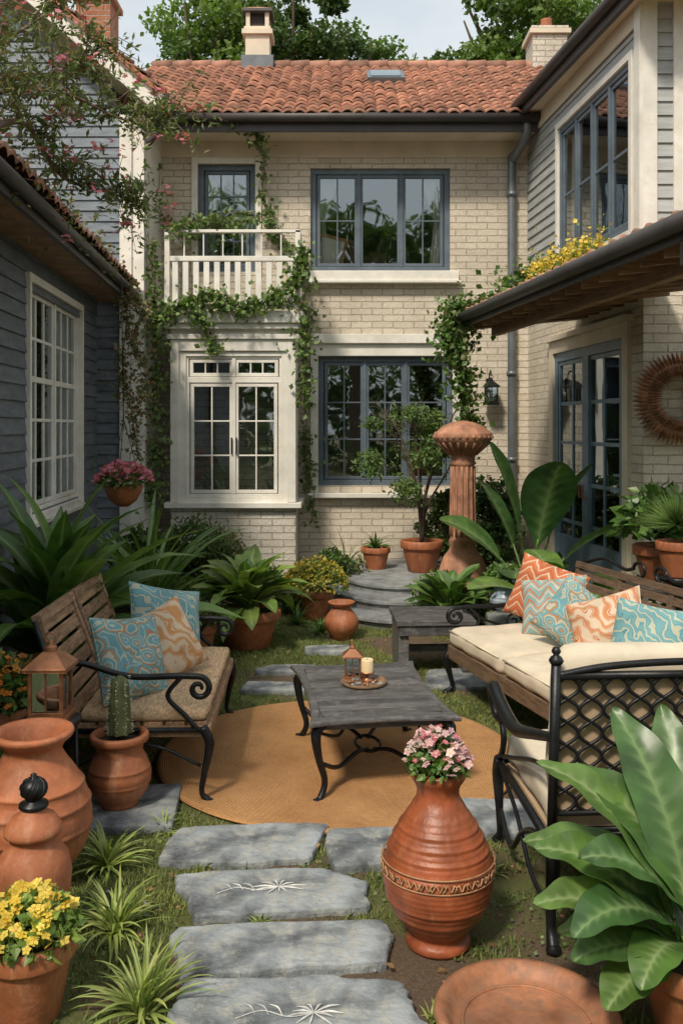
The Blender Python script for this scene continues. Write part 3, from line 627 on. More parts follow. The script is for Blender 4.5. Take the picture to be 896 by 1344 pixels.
tiles(mb,(ex+.04,10.36,ez+.13),(0,1,0),4.4,(rx_-ex,0,rz_-ez),3.3,TILE)
mb.tube([(ex+.06,10.4,ez+.06),(ex+.06,12.2,ez+.06)],.06,FASC,10);mb.tube(cat([(ex+.06,10.55,ez+.0),(ex+.02,10.62,ez-.18),(-2.27,10.72,ez-.35)],5),.04,FASC,8)
mb.build('gable_roof',parent=LH)
chimney('chimney_stack',-3.25,12.2,.45,6.4,7.55,BRICKR,LH,cap=BRICKR,pots=False)
WA=math.atan2(4.8,-.35);wo=Vector((-2.5,5.8,0))
def build_wing():
    mb=MB();o=[(1.86,3.88,1.20,3.17)]
    clap(mb,-3.5,4.85,0,3.45,o,SIDED,pitch=.135)
    mb.build('wing_siding',wo,WA,parent=LH)
    mb=MB();u0,u1,z0,z1=o[0]
    for a,b,c,d in ((u0-.06,u0,z0-.06,z1+.07),(u1,u1+.06,z0-.06,z1+.07),(u0,u1,z1,z1+.07)): mb.bx(a,b,-.05,.06,c,d,WHITE)
    mb.bx(u0-.1,u1+.1,-.08,.06,z0-.10,z0-.06,WHITE);mb.bx(u0,u1,-.05,.06,z0-.06,z0,WHITE)
    window(mb,u0,u1,z0,z1,2,3,5,WHITE,y=.0,fw=.05,mw=.028,hrail=.6)
    mb.build('wing_window',wo,WA,parent=LH,bevel=.004)
    mb=MB();mb.bx(-3.6,4.95,-.36,.02,3.42,3.45,WOODB);mb.bx(-3.6,4.95,-.40,-.36,3.40,3.54,FASC);mb.tube([(-3.6,-.44,3.50),(4.95,-.44,3.50)],.05,FASC,10)
    mb.poly([(-3.6,-.42,3.56),(4.95,-.42,3.56),(4.95,2.5,4.45),(-3.6,2.5,4.45)],TILE)
    tiles(mb,(-3.6,-.47,3.56),(1,0,0),8.55,(0,2.92,.89),1.3,TILE)
    mb.poly([(4.95,-.36,3.4),(4.95,2.5,3.4),(4.95,2.5,4.45),(4.95,-.36,3.56)],SIDED)
    mb.build('wing_roof',wo,WA,parent=LH)
build_wing()
# ------------------------------------------------------------------ RIGHT HOUSE
RH=empty('grey_house',(0,0,0))
ro=Vector((2.405,11.8,0));RA=math.atan2(-1,.095)
def uu(D): return (11.8-D)*math.sqrt(1+.095**2)
U1=uu(8.3)
mb=MB();door=(uu(10.72),uu(8.70),.30,2.80)
wall(mb,0,U1,-.1,3.55,[door],BRICK,th=.12);mb.build('ground_floor_wall',ro,RA,parent=RH)
mb=MB();a,b,c,d=door
mb.bx(a-.13,a,-.04,.10,c-.05,d+.14,CREAM);mb.bx(b,b+.13,-.04,.10,c-.05,d+.14,CREAM);mb.bx(a,b,-.04,.10,d,d+.14,CREAM);mb.bx(a-.18,b+.18,-.08,.0,d+.142,d+.2,CREAM)
window(mb,a,b,c,d,2,2,5,BLUE,y=-.012,fw=.10,mw=.038,curt=True)
m_=(a+b)/2;mb.bx(m_-.09,m_+.09,-.022,.045,c+.1,d-.1,BLUE);mb.bx(a+.1,m_-.092,-.016,.045,c+.1,c+.42,BLUE);mb.bx(m_+.092,b-.1,-.016,.045,c+.1,c+.42,BLUE)
for x in (m_-.05,m_+.05): mb.tube([(x,-.02,1.2),(x,-.07,1.2),(x,-.07,1.34)],.012,COPPER,8)
mb.bx(a-.1,b+.1,-.5,-.045,.0,.28,STONED)
mb.build('french_doors',ro,RA,parent=RH,bevel=.004)
mb=MB();w=(uu(10.5),uu(8.50),3.78,5.36)
clap(mb,.02,U1-.001,3.4,5.9,[w],SIDEG,pitch=.12);mb.build('upper_wall',ro,RA,parent=RH)
mb=MB();a,b,c,d=w
window(mb,a,b,c,d,4,1,2,SLATE,y=-.03,fw=.06,mw=.03,curt=True)
mb.bx(a-.07,a,-.06,.04,c-.07,d+.07,WHITE);mb.bx(b,b+.07,-.06,.04,c-.07,d+.07,WHITE);mb.bx(a,b,-.06,.04,d,d+.07,WHITE);mb.bx(a-.1,b+.1,-.1,.04,c-.13,c-.07,WHITE);mb.bx(a,b,-.06,.04,c-.07,c,WHITE)
mb.bx(U1-.10,U1+.03,-.05,.0,3.4,5.9,WHITE);mb.bx(-.02,U1,-.045,-.025,5.62,5.85,CREAM)
mb.build('upper_window',ro,RA,parent=RH,bevel=.004)
mb=MB();wall(mb,2.737,7,-.1,3.4,[],BRICK);clap(mb,2.85,3.0,3.4,5.95,[],SIDEG);mb.bx(2.72,2.85,-.04,.0,3.4,5.95,WHITE);mb.bx(3.0,3.12,-.04,.0,3.4,5.95,WHITE);wall(mb,3.12,7,3.4,5.95,[],CREAM)
mb.build('return_wall',(0,8.3,0),parent=RH)
mb=MB()
A=(2.12,11.95,5.86);B=(2.64,7.75,5.86)
mb.beam(A,B,.05,.2,FASC);gutter(mb,(A[0]-.06,A[1],5.90),(B[0]-.06,B[1],5.90),.06,FASC)
mb.poly([(A[0],A[1],5.80),(B[0],B[1],5.80),(B[0]+5,B[1],5.80),(A[0]+5,A[1],5.80)],CREAM)
mb.poly([(A[0],A[1],5.97),(B[0],B[1],5.97),(B[0]+3.5,B[1],8.2),(A[0]+3.5,A[1],8.2)],TILE)
mb.beam((B[0]-.02,B[1],5.86),(B[0]+5,B[1],5.86),.05,.22,FASC)
mb.build('main_roof',parent=RH)
mb=MB();E0=Vector((1.33,9.86,3.1));E1=Vector((2.09,4.53,3.1));W0=Vector((2.62,9.86,3.22));W1=Vector((3.5,4.53,3.24))
up=Vector((0,0,.05));
mb.poly([tuple(E0),tuple(E1),tuple(W1),tuple(W0)],WOODB);mb.poly([tuple(E0+up),tuple(W0+up),tuple(W1+up),tuple(E1+up)],FASC)
mb.beam(E0+Vector((.0,.03,.0)),E1,.04,.14,FASC);gutter(mb,E0+Vector((-.065,.03,.02)),E1+Vector((-.065,0,.02)),.055,FASC)
mb.beam(E0+Vector((0,.02,-.03)),W0+Vector((0,.02,-.03)),.04,.16,CREAM)
for i in range(17):
    t=(i+.5)/17;p=E0.lerp(E1,t);q=W0.lerp(W1,t);mb.beam(p+Vector((.05,0,-.06)),q+Vector((0,0,-.06)),.05,.10,WOODB)
p=E0.lerp(W0,.25);q=E1.lerp(W1,.25);mb.beam(p+Vector((0,0,-.15)),q+Vector((0,0,-.15)),.08,.10,WOODB)
mb.box((2.0,5.3,2.99),(.06,.06,.2),FASC)
tiles(mb,tuple(E0+up*.9),tuple(E1-E0),5.3,tuple(W0-E0),1.25,TILE)
mb.build('porch_roof',parent=RH)
# steps
mb=MB()
for k,(rx,ry,z0,z1) in enumerate([(1.0,1.75,-.02,.10),(.82,1.35,.10,.20),(.64,.95,.20,.29)]):
    a=np.linspace(0,2*np.pi,64,endpoint=False);V=[];cx,cy=.62,10.45
    for s,z in ((.97,z0),(.97,z1-.035),(1,z1-.03),(1.0,z1-.005),(.99,z1),(.3,z1)):
        for t in a: V.append((cx+rx*s*math.cos(t),cy+ry*s*math.sin(t),z))
    F=[(r*64+i,r*64+(i+1)%64,(r+1)*64+(i+1)%64,(r+1)*64+i) for r in range(5) for i in range(64)]+[tuple(5*64+i for i in range(64))]
    mb.add(V,F,STONED,False,random.random())
mb.build('stone_steps')
mb=MB();mb.bx(-.4,2.3,10.9,11.79,-.02,.24,STONED);mb.build('rear_terrace')
# wreath
mb=MB()
mb.tube([(math.cos(a)*.29,0,math.sin(a)*.29) for a in np.linspace(0,2*math.pi,49)],.06,BWOOD,10)
for k in range(60):
    a=k*2*math.pi/60
    for lay,(r0,r1,y) in enumerate(((.17,.31,-.08),(.25,.43,-.03))):
        aa=a+lay*.05;w=.034 if lay else .024
        c0,s0=math.cos(aa),math.sin(aa);t=(-s0,0,c0)
        V=[(c0*r0,y,s0*r0),(c0*(r0+r1)/2+t[0]*w*.7,y-.01,s0*(r0+r1)/2+t[2]*w*.7),(c0*r1,y+.03,s0*r1),(c0*(r0+r1)/2-t[0]*w*.7,y-.01,s0*(r0+r1)/2-t[2]*w*.7),(c0*(r0+r1)/2,y-.05,s0*(r0+r1)/2)]
        mb.add(V,[(0,1,4),(1,2,4),(2,3,4),(3,0,4)],BWOOD,False)
mb.build('wall_wreath',(3.02,8.2,2.2))
# ------------------------------------------------------------------ FURNITURE
def spiral(c,r0,turns,start,n=26,sg=1,rend=.2):
    o=[]
    for i in range(n):
        t=i/(n-1);a=start+sg*t*turns*2*math.pi;r=r0*(1-t*(1-rend));o.append((c[0],c[1]+r*math.cos(a),c[2]+r*math.sin(a)))
    return o
def arm(mb,x,yb,yf,zb,zf,zseat):
    s=spiral((x,yf+.01,zf-.062),.062,1.3,math.pi/2,sg=1)
    mb.tube(cat([(x,yb,zb),(x,yb-.12,zb+.035),(x,(yb+yf)/2,(zb+zf)/2-.015),(x,yf+.1,zf+.004)],7)+[Vector(p) for p in s],[.017,.017,.017,.016,.009],IRON,8)
    mb.tube(cat([(x,yf+.10,zf-.0),(x,yf+.17,zf-.10),(x,yf+.08,zseat+.04),(x,yf+.02,zseat-.03)],6),.013,IRON,8)
def cab(mb,x,y,z,dx,dy,r=.02):
    mb.tube(cat([(x,y,z),(x+dx*.035,y+dy*.035,z*.78),(x+dx*.01,y+dy*.01,z*.42),(x-dx*.005,y-dy*.005,z*.16),(x+dx*.03,y+dy*.03,.018)],6),[r*1.25,r*1.3,r*.85,r*.7,r*.95],IRON,10)
    mb.lathe([(0,0),(r*1.3,0),(r*1.4,.01),(r,.026),(0,.03)],(x+dx*.035,y+dy*.035,0),IRON,14)
def bench():
    mb=MB();L=.70
    for k in range(6):
        y=-.35+k*.115;mb.box((0,y+.05,.405),(2*L-.02,.10,.028),WOOD)
    mb.bx(-L,L,-.37,-.335,.345,.40,WOOD);mb.bx(-L,L,.32,.355,.345,.40,WOOD);mb.bx(-L,-L+.035,-.335,.32,.345,.40,WOOD);mb.bx(L-.035,L,-.335,.32,.345,.40,WOOD)
    t=math.atan2(.20,.52)
    for p in(-1,1):
        cx=p*L/2;w=L-.03
        def at(s): return (.32+.20*s,.42+.52*s)
        for sx in(-1,1):
            y0,z0=at(-.08);y1,z1=at(1.0);mb.beam((cx+sx*(w/2-.025),y0,z0),(cx+sx*(w/2-.025),y1,z1),.05,.04,WOOD,up=(0,1,0))
        for k in range(6):
            y,z=at(.12+k*.165);mb.box((cx,y+random.uniform(-.003,.003),z),(w-.10,.018,.072),WOOD,rx=-t)
        y,z=at(1.02);mb.box((cx,y,z),(w,.05,.055),WOOD,rx=-t)
    mb.build('frame',parent=B,bevel=.004)
    ir=MB()
    for x in(-L-.01,L+.01):
        arm(ir,x,.42,-.32,.70,.66,.42);cab(ir,x,-.33,.40,0,-1);cab(ir,x,.33,.40,0,1);ir.tube([(x,-.35,.385),(x,.36,.385)],.014,IRON,8);ir.tube([(x,.33,.38),(x,.53,.95)],.014,IRON,8)
        ir.tube(cat([(x,-.32,.2),(x,-.1,.3),(x,.1,.3),(x,.32,.2)],6),.009,IRON,8)
    ir.build('iron_arms_and_legs',parent=B)
    c=MB()
    for p in(-1,1): c.rbox((p*.35,-.02,.452),(.69,.66,.065),.03,SEATC,puff=.012,wr=.006)
    c.build('seat_cushion',parent=B,merge=True)
B=empty('garden_bench',(-1.07,5.42,.0));B.rotation_euler=(0,0,R(92));bench()
def pillow(name,loc,rot,w,h,t,mat):
    mb=MB();n=18;u=np.sin(np.linspace(-np.pi/2,np.pi/2,n+1));A,C=np.meshgrid(u,u,indexing='ij')
    V=[]
    for sg in(-1,1):
        th=t/2*np.clip((1-A**2)*(1-C**2),0,1)**.42
        X=A*w/2*(1-.08*(1-C**2));Z=C*h/2*(1-.08*(1-A**2));wr=np.array([[noise.noise(Vector((a*2.6+loc[0]*9,c*2.6,sg)))*.03 for a,c in zip(ra,rc)] for ra,rc in zip(A,C)])
        Y=sg*(th+wr*(th/(t/2)));V.append(np.stack([X,Y,Z],-1).reshape(-1,3))
    m=n+1;i,j=np.meshgrid(np.arange(n),np.arange(n),indexing='ij');q=i*m+j;f=np.stack([q,q+m,q+m+1,q+1],-1).reshape(-1,4)
    mb.add(np.concatenate(V),np.concatenate([f,f[:,::-1]+m*m]),mat,True)
    e=[(-1,-1),(1,-1),(1,1),(-1,1),(-1,-1)];pp=[]
    for (a,b),(c,d) in zip(e,e[1:]):
        for k in range(10):
            s=k/10;x=a+(c-a)*s;z=b+(d-b)*s;pp.append((x*w/2*(1-.08*(1-z*z)),0,z*h/2*(1-.08*(1-x*x))))
    mb.tube(pp+[pp[0]],.005,mat,6)
    return mb.build(name,loc,rot=rot,merge=True)
pillow('throw_pillow',(-1.15,4.98,.69),(R(-22),R(8),R(58)),.49,.46,.20,P_TEAL)
pillow('throw_pillow',(-1.05,5.38,.67),(R(-24),R(-16),R(48)),.46,.43,.18,P_CREAM)
pillow('throw_pillow',(-1.12,5.84,.70),(R(-24),R(14),R(42)),.54,.47,.18,P_TEAL2)
T=empty('coffee_table',(.15,5.26,.0));T.rotation_euler=(0,0,R(8))
def table():
    mb=MB();hx,hy=.385,.56
    def outline(n=10):
        A=[(-hx,-hy),(hx,-hy),(hx,hy),(-hx,hy)];ins=.04
        def edge(a,b,nx,ny):
            o=[]
            for k in range(n):
                t=k/n;w=ins*(math.sin(math.pi*t)**.5 if 0<t<1 else 0);o.append((a[0]+(b[0]-a[0])*t-nx*w,a[1]+(b[1]-a[1])*t-ny*w))
            return o
        return edge(A[0],A[1],0,-1)+edge(A[1],A[2],1,0)+edge(A[2],A[3],0,1)+edge(A[3],A[0],-1,0)
    O=outline();n=len(O);V=[];F=[]
    rr=[(1.0,.415),(1.03,.42),(1.035,.43),(1.03,.442),(1.0,.448),(.9,.448),(.89,.440)]
    for s,z in rr:
        for x,y in O: V.append((x*s,y*s,z))
    for r in range(len(rr)-1):
        for i in range(n): F.append((r*n+i,r*n+(i+1)%n,(r+1)*n+(i+1)%n,(r+1)*n+i))
    F.append(tuple(i for i in range(n-1,-1,-1)));F.append(tuple((len(rr)-1)*n+i for i in range(n)));mb.add(V,F,WOODG,False,.45)
    k=11;w=2*hy*.86/k
    for i in range(k): mb.box((0,-hy*.86+(i+.5)*w,.444),(hx*1.66,w-.008,.016),WOODG)
    mb.bx(-hx*.8,hx*.8,-hy*.86,-hy*.86+.02,.375,.415,WOODG);mb.bx(-hx*.8,hx*.8,hy*.86-.02,hy*.86,.375,.415,WOODG);mb.bx(-hx*.8-.02,-hx*.8,-hy*.86,hy*.86,.375,.415,WOODG);mb.bx(hx*.8,hx*.8+.02,-hy*.86,hy*.86,.375,.415,WOODG)
    mb.build('top',parent=T,bevel=.003)
    ir=MB()
    for x in(-1,1):
        for y in(-1,1):
            X,Y=x*.31,y*.47
            ir.tube(cat([(X,Y,.41),(X+x*.045,Y+y*.04,.37),(X+x*.03,Y+y*.025,.24),(X-x*.005,Y,.11),(X+x*.02,Y+y*.02,.03),(X+x*.05,Y+y*.04,.012)],6),[.026,.029,.02,.017,.018,.022],IRON,10)
            ir.tube(cat([(X+x*.01,Y+y*.01,.20),(X*.7,Y*.75,.135),(X*.3,Y*.45,.16),(x*.02,y*.10,.13)],7),.012,IRON,8)
            ir.tube(cat([(X+x*.03,Y,.36),(X*.75,Y*.93,.33),(X*.6,Y*.9,.39)],5),.009,IRON,6)
    ir.tube([(math.cos(a)*.07,math.sin(a)*.13,.13) for a in np.linspace(0,2*math.pi,25)],.010,IRON,8)
    ir.build('iron_legs',parent=T)
table()
mb=MB();mb.lathe([(0,0),(.115,0),(.13,.006),(.135,.022),(.128,.022),(.122,.01),(0,.01)],(0,0,0),WOOD,32)
for k in range(26):
    a=k*.8;r=.04+.07*random.random();mb.rbox((r*math.cos(a),r*math.sin(a),.018),(.02,.018,.014),.006,STONE if k%2 else COPPER,n=3)
mb.build('serving_tray',(.13,5.32,.453),merge=True)
lantern('table_lantern',(.065,5.42,.453),.58,COPPER)
mb=MB();mb.lathe([(0,0),(.035,0),(.04,.008),(.012,.02),(.012,.035),(.042,.045),(.045,.055),(0,.055)],(0,0,0),COPPER,24);mb.lathe([(.036,.055),(.036,.12),(.033,.128),(.028,.124),(0,.122)],(0,0,0),WAX,24);mb.tube([(0,0,.122),(.002,0,.135)],.0015,IRON,5)
mb.build('pillar_candle',(.15,5.34,.466))
# sofa
SA=R(-74);SC=(1.47,5.96)
S=empty('garden_sofa',(SC[0],SC[1],0));S.rotation_euler=(0,0,SA);S.scale=(1,1.15,1)
def sofa():
    L=.88;mb=MB()
    mb.bx(-L,L,-.41,-.37,.26,.36,WOODD);mb.bx(-L,L,.36,.40,.28,.36,WOODD);mb.bx(-L,-L+.04,-.37,.36,.28,.36,WOODD);mb.bx(L-.04,L,-.37,.36,.28,.36,WOODD);mb.bx(-L+.04,L-.04,-.37,.36,.30,.32,WOODD)
    def at(s): return (.38+.14*s,.36+.53*s)
    for x in(-L+.03,-L/3,L/3,L-.03):
        a=at(0);b=at(1);mb.beam((x,a[0],a[1]),(x,b[0],b[1]),.05,.035,WOODD,up=(0,1,0))
    for k in range(6):
        y,z=at(.2+k*.14);mb.box((0,y-.0,z),(2*L-.06,.02,.056),WOODD,rx=-.26)
    y,z=at(1.02);mb.box((0,y,z),(2*L,.05,.05),WOODD,rx=-.26)
    mb.build('wood_frame',parent=S,bevel=.004)
    ir=MB()
    for x in(-L-.01,L+.01):
        arm(ir,x,.44,-.36,.66,.62,.32);cab(ir,x,-.38,.32,0,-1,.02);cab(ir,x,.38,.32,0,1,.02);ir.tube([(x,-.38,.30),(x,.40,.30)],.013,IRON,8)
        ir.tube(cat([(x,-.3,.60),(x,-.1,.50),(x,.1,.44),(x,.3,.40)],6),.009,IRON,8);ir.tube([tuple(p) for p in spiral((x,.05,.50),.06,1.4,0)],.008,IRON,6)
    for sx in(-1,1):
        ir.tube([(sx*.12+sx*.07*math.cos(a)*(1-.05*a),.54,.97+.05*math.sin(a)) for a in np.linspace(0,5.2,20)],.011,IRON,6)
        ir.tube(cat([(sx*.82,.53,.92),(sx*.55,.54,.99),(sx*.3,.54,.95),(sx*.19,.54,.97)],6),.013,IRON,8)
    ir.build('iron_arms_and_legs',parent=S)
    c=MB()
    for p in(-1,1): c.rbox((p*.435,-.02,.425),(.865,.80,.135),.05,CUSH,puff=.02,n=14,wr=.012);c.tube([(p*.435+a,-.02+b,.47) for a,b in ((-.40,-.393),(.40,-.393))],.006,CUSH,6)
    c.build('seat_cushions',parent=S,merge=True)
sofa()
def onsofa(u,d,z):
    a=SA;return (SC[0]+u*math.cos(a)-d*math.sin(a),SC[1]+u*math.sin(a)+d*math.cos(a),z)
pillow('throw_pillow',onsofa(-.66,.20,.73),(R(-18),R(14),R(-42)),.54,.46,.20,P_ORANGE)
pillow('throw_pillow',onsofa(-.36,.10,.70),(R(-24),R(-10),R(-34)),.48,.42,.18,P_MIX)
pillow('throw_pillow',onsofa(-.04,.08,.69),(R(-28),R(34),R(-32)),.42,.42,.16,P_TEAL)
pillow('throw_pillow',onsofa(.28,.12,.71),(R(-24),R(-20),R(-32)),.50,.38,.17,P_ORL)
pillow('throw_pillow',onsofa(.62,.18,.69),(R(-22),R(5),R(-38)),.46,.42,.16,P_TEAL2)
# armchair (faces +y)
C=empty('iron_armchair',(1.26,3.88,0));C.rotation_euler=(0,0,R(183))
def chair():
    L=.50;ir=MB()
    pb=lambda s:(.43+.07*s,.42+.66*s)
    for x in(-L,L):
        y,z=pb(1.0);ir.tube([(x,.43,.30),(x,y,z)],.019,IRON,10);ir.lathe([(.0,0),(.022,.0),(.028,.012),(.02,.026),(.01,.032),(.018,.046),(.012,.06),(0,.064)],(x,y,z),IRON,14)
        ir.tube(cat([(x,.47,.80),(x+.02*np.sign(x),.25,.74),(x+.03*np.sign(x),0,.68),(x+.03*np.sign(x),-.25,.70),(x+.03*np.sign(x),-.40,.74),(x+.02*np.sign(x),-.47,.69),(x+.01*np.sign(x),-.44,.60),(x,-.36,.60),(x,-.34,.66)],7),[.018,.024,.03,.03,.028,.022,.016,.011],IRON,10)
        ir.tube(cat([(x,-.42,.63),(x,-.34,.54),(x,-.36,.46),(x,-.42,.40)],6),.015,IRON,8)
        ir.tube(cat([(x,-.40,.42),(x,-.15,.50),(x,.15,.60),(x,.40,.66)],6),.010,IRON,8)
        cab(ir,x,-.42,.40,0,-1,.022)
        ir.tube(cat([(x,.43,.40),(x,.46,.33),(x,.435,.2),(x,.43,.08),(x,.46,.012)],6),[.028,.029,.021,.018,.026],IRON,10);ir.lathe([(0,0),(.028,0),(.03,.012),(.02,.03)],(x,.465,0),IRON,14)
        ir.tube([(x,-.42,.385),(x,.44,.385)],.018,IRON,8)
        ir.tube(cat([(x,-.40,.17),(x,-.2,.09),(x,.0,.24),(x,.2,.33),(x,.42,.34)],7),.012,IRON,8)
        ir.tube(cat([(x,-.38,.36),(x,-.1,.28),(x,.15,.14),(x,.43,.14)],7),.010,IRON,8)
    ir.tube([(-L,-.43,.385),(L,-.43,.385)],.016,IRON,8)
    for s,r in ((.0,.016),(.13,.012),(.93,.016),(.03,.012)):
        y,z=pb(s);ir.tube([(-L,y,z),(L,y,z)],r,IRON,8)
    y,z=pb(.93);ir.tube(cat([(-L,y,z),(-.3,y+.005,z+.035),(0,y+.01,z+.05),(.3,y+.005,z+.035),(L,y,z)],7),.014,IRON,8)
    n=11;cw=2*L/n
    for k in range(n):
        cx=-L+cw*(k+.5)
        for sg in(-1,1):
            pts=[]
            for i in range(61):
                s=.13+.80*i/60;y,z=pb(s);pts.append((cx+sg*cw*.5*math.sin(i/60*math.pi*6),y,z))
            ir.tube(pts,.0075,IRON,6)
    ir.build('iron_frame',parent=C)
    c=MB();c.rbox((0,-.05,.46),(.94,.78,.15),.055,CUSH,puff=.02,n=14,wr=.012)
    c.rbox((0,.345,.80),(.96,.15,.64),.065,CUSH,puff=.0,rx=R(-6),n=14,wr=.012)
    c.bx(-.47,.47,-.40,.42,.36,.385,CUSHT)
    c.poly([(-.48,.405,.44),(.48,.405,.44),(.48,.475,1.02),(-.48,.475,1.02)],CUSHT)
    c.build('cushions',parent=C,merge=True)
chair()
mb=MB()
for k in range(3): mb.box((0,-.2+k*.2,.43),(.62,.19,.04),WOODG)
mb.bx(-.29,.29,-.28,-.25,.33,.41,WOODG);mb.bx(-.29,.29,.25,.28,.33,.41,WOODG)
for x in(-.25,.25): mb.bx(x-.04,x+.04,-.25,.25,0,.41,WOODG)
mb.bx(-.21,.21,-.03,.03,.15,.2,WOODG)
mb.build('wooden_stool',(.72,7.35,0),.05,bevel=.006)
# ------------------------------------------------------------------ POTS / VASES
mb=MB();pr=[(0,0),(.118,0),(.124,.012),(.118,.03),(.104,.04),(.108,.055)]
for k in range(1,73):
    t=k/73;r=.108+.103*math.sin(math.pi*t**.92)**.95*(1-.06*t)+.0011*math.sin(k*1.9)+(.004 if k in(12,13,21,22,41,42,50,51,57,58,63,64) else 0);z=.055+.455*t
    pr.append((r,z))
pr+=[(.105,.515),(.097,.53),(.086,.545),(.080,.565),(.080,.585),(.088,.605),(.098,.618),(.104,.63),(.106,.645),(.100,.655),(.09,.655),(.083,.64),(.075,.60)]
mb.lathe(pr,(0,0,0),TERRAD,72)
for k in range(30):
    a=k*2*math.pi/30;r=.2135;z=.305
    mb.tube([(r*math.cos(a+s*.13),r*math.sin(a+s*.13),z+.014*math.sin(s*6.28+k)) for s in np.linspace(-1,1,9)],.003,RELIEF,6)
for z in(.283,.333): mb.tube([((.2115)*math.cos(a),(.2115)*math.sin(a),z) for a in np.linspace(0,2*math.pi,73)],.003,RELIEF,6)
mb.build('terracotta_vase',(.365,3.46,.0))
mb=MB();P=dome((0,0,.62),.115,.16,620);leaves(mb,P,.035,L_MID);flowers(mb,dome((0,0,.64),.13,.17,110),.018,F_LPINK,F_YEL);flowers(mb,dome((0,0,.64),.12,.17,45),.017,F_PINK,F_WHT)
for p in dome((0,0,.62),.11,.15,40): mb.tube([(0,0,.62),tuple(p)],.0015,L_MID,4)
mb.build('pink_flower_bunch',(.365,3.46,0))
mb=MB();mb.lathe([(0,0),(.2,0),(.22,.02),(.262,.08),(.285,.088),(.292,.1),(.285,.112),(.265,.112),(.25,.098),(.235,.078),(.22,.066),(.1,.063),(0,.062)],(0,0,0),TERRADISH,72);mb.tube([(.20*math.cos(a),.20*math.sin(a),.067) for a in np.linspace(0,2*math.pi,61)],.005,TERRADISH,6)
mb.build('terracotta_dish',(.583,2.88,0))
mb=MB();pr=[(0,0),(.13,0),(.135,.02),(.12,.04)]
for k in range(1,20):
    t=k/20;r=.12+.125*math.sin(math.pi*t**.9)**.8;pr.append((r,.04+.5*t))
    if k in(8,12,15): pr.append((r+.006,.04+.5*t+.006));pr.append((r,.04+.5*t+.014))
pr+=[(.125,.55),(.118,.57),(.135,.60),(.165,.625),(.172,.64),(.165,.652),(.145,.652),(.13,.63),(.11,.58),(.08,.4)]
mb.lathe(pr,(0,0,0),TERRA,64);mb.build('terracotta_urn',(-1.32,3.92,0))
mb=MB();mb.lathe([(0,0),(.1,0),(.105,.02),(.09,.04),(.11,.10),(.135,.2),(.14,.27),(.128,.33),(.10,.37),(.085,.39),(.085,.41),(.105,.42),(.108,.435),(.10,.45),(.08,.48),(.05,.50),(.045,.515)],(0,0,0),TERRA,48)
mb.lathe([(.045,.51),(.055,.52),(.052,.532),(.03,.538),(.028,.548),(.044,.565),(.05,.585),(.044,.605),(.025,.622),(.01,.628),(.012,.638),(0,.645)],(0,0,0),IRON,32)
for k in range(10): a=k*.628;mb.tube([(.05*math.sin(t)*math.cos(a+t*.5),.05*math.sin(t)*math.sin(a+t*.5),.585-.042*math.cos(t)) for t in np.linspace(.3,2.9,9)],.003,IRON,5)
mb.build('lidded_jar',(-1.16,3.45,0))
def potted(name,loc,r,h,kind,fn,mat=None):
    mb=MB();pot(mb,(0,0,0),r,h,kind,mat);fn(mb);return mb.build(name,loc)
def yel(mb,r=.15,h=.15,z=.26,n=170,fs=.022,fm=F_YEL,lm=L_LITE,ln=500,ls=.04):
    leaves(mb,dome((0,0,z-.03),r,h,ln),ls,lm);flowers(mb,dome((0,0,z),r*1.03,h,n),fs,fm,F_ORA if fm==F_YEL else F_YEL)
potted('yellow_flower_pot',(-1.03,3.02,0),.15,.28,0,lambda m:yel(m,.16,.15,.27,130,.022,F_YEL,L_LITE,800,.042))
def cactus(mb):
    n=16;a=np.linspace(0,2*np.pi,n*4,endpoint=False);V=[];zs=np.linspace(0,1,16)
    for t in zs:
        r=.058*(1-.25*t)*math.sqrt(max(0.01,1-max(0,(t-.82)/.18)**2));rr=r*(1+.16*np.abs(np.cos(a*n/4))-.08);V.append(np.stack([rr*np.cos(a),rr*np.sin(a),np.full(len(a),.36+.29*t)],1))
    m=len(a);i=np.arange(m);j=(i+1)%m;mb.add(np.concatenate(V),np.concatenate([np.stack([k*m+i,k*m+j,(k+1)*m+j,(k+1)*m+i],1) for k in range(15)]),L_OLIVE,True,.1)
    P=[];
    for q in range(520): t=random.random();aa=random.choice(range(8))*math.pi/4+random.gauss(0,.06);P.append((.059*(1-.25*t)*math.cos(aa),.059*(1-.25*t)*math.sin(aa),.36+.28*t))
    P=np.array(P);o=P.copy();o[:,2]=0;o/=np.linalg.norm(o,axis=1,keepdims=True);leaves(mb,P,.02,F_WHT,asp=.07,out=o*1.4)
potted('potted_cactus',(-1.12,4.62,.045),.155,.36,1,cactus)
mb=MB();mb.lathe([(0,.56),(.13,.56),(.14,.565),(.14,.582),(.13,.587),(0,.587)],(0,0,0),IRON,36)
for k in range(4): a=k*math.pi/2+.5;mb.tube([(.115*math.cos(a),.115*math.sin(a),.56),(.125*math.cos(a),.125*math.sin(a),0)],.010,IRON,8)
mb.tube([(.12*math.cos(a),.12*math.sin(a),.18) for a in np.linspace(0,6.283,25)],.007,IRON,6);mb.build('side_table',(-1.36,4.28,0))
lantern('copper_lantern',(-1.36,4.28,.587),1.0,COPPER)
potted('orange_flower_pot',(-1.75,4.75,.25),.14,.25,0,lambda m:yel(m,.2,.3,.22,110,.03,F_ORA,L_MID,600,.06))
mb=MB();mb.rbox((0,0,.125),(.3,.3,.25),.02,STONED,n=4);mb.build('stone_block',(-1.75,4.75,0),merge=True)
potted('hosta_pot',(-.83,8.1,0),.29,.34,0,lambda m:(rosette(m,(0,0,.32),50,.66,.18,L_LITE,(.25,1.45),1.5,'ovate',.22,wav=.02),rosette(m,(0,0,.32),22,.55,.15,L_MID,(.5,1.5),1.3,'ovate',.22)))
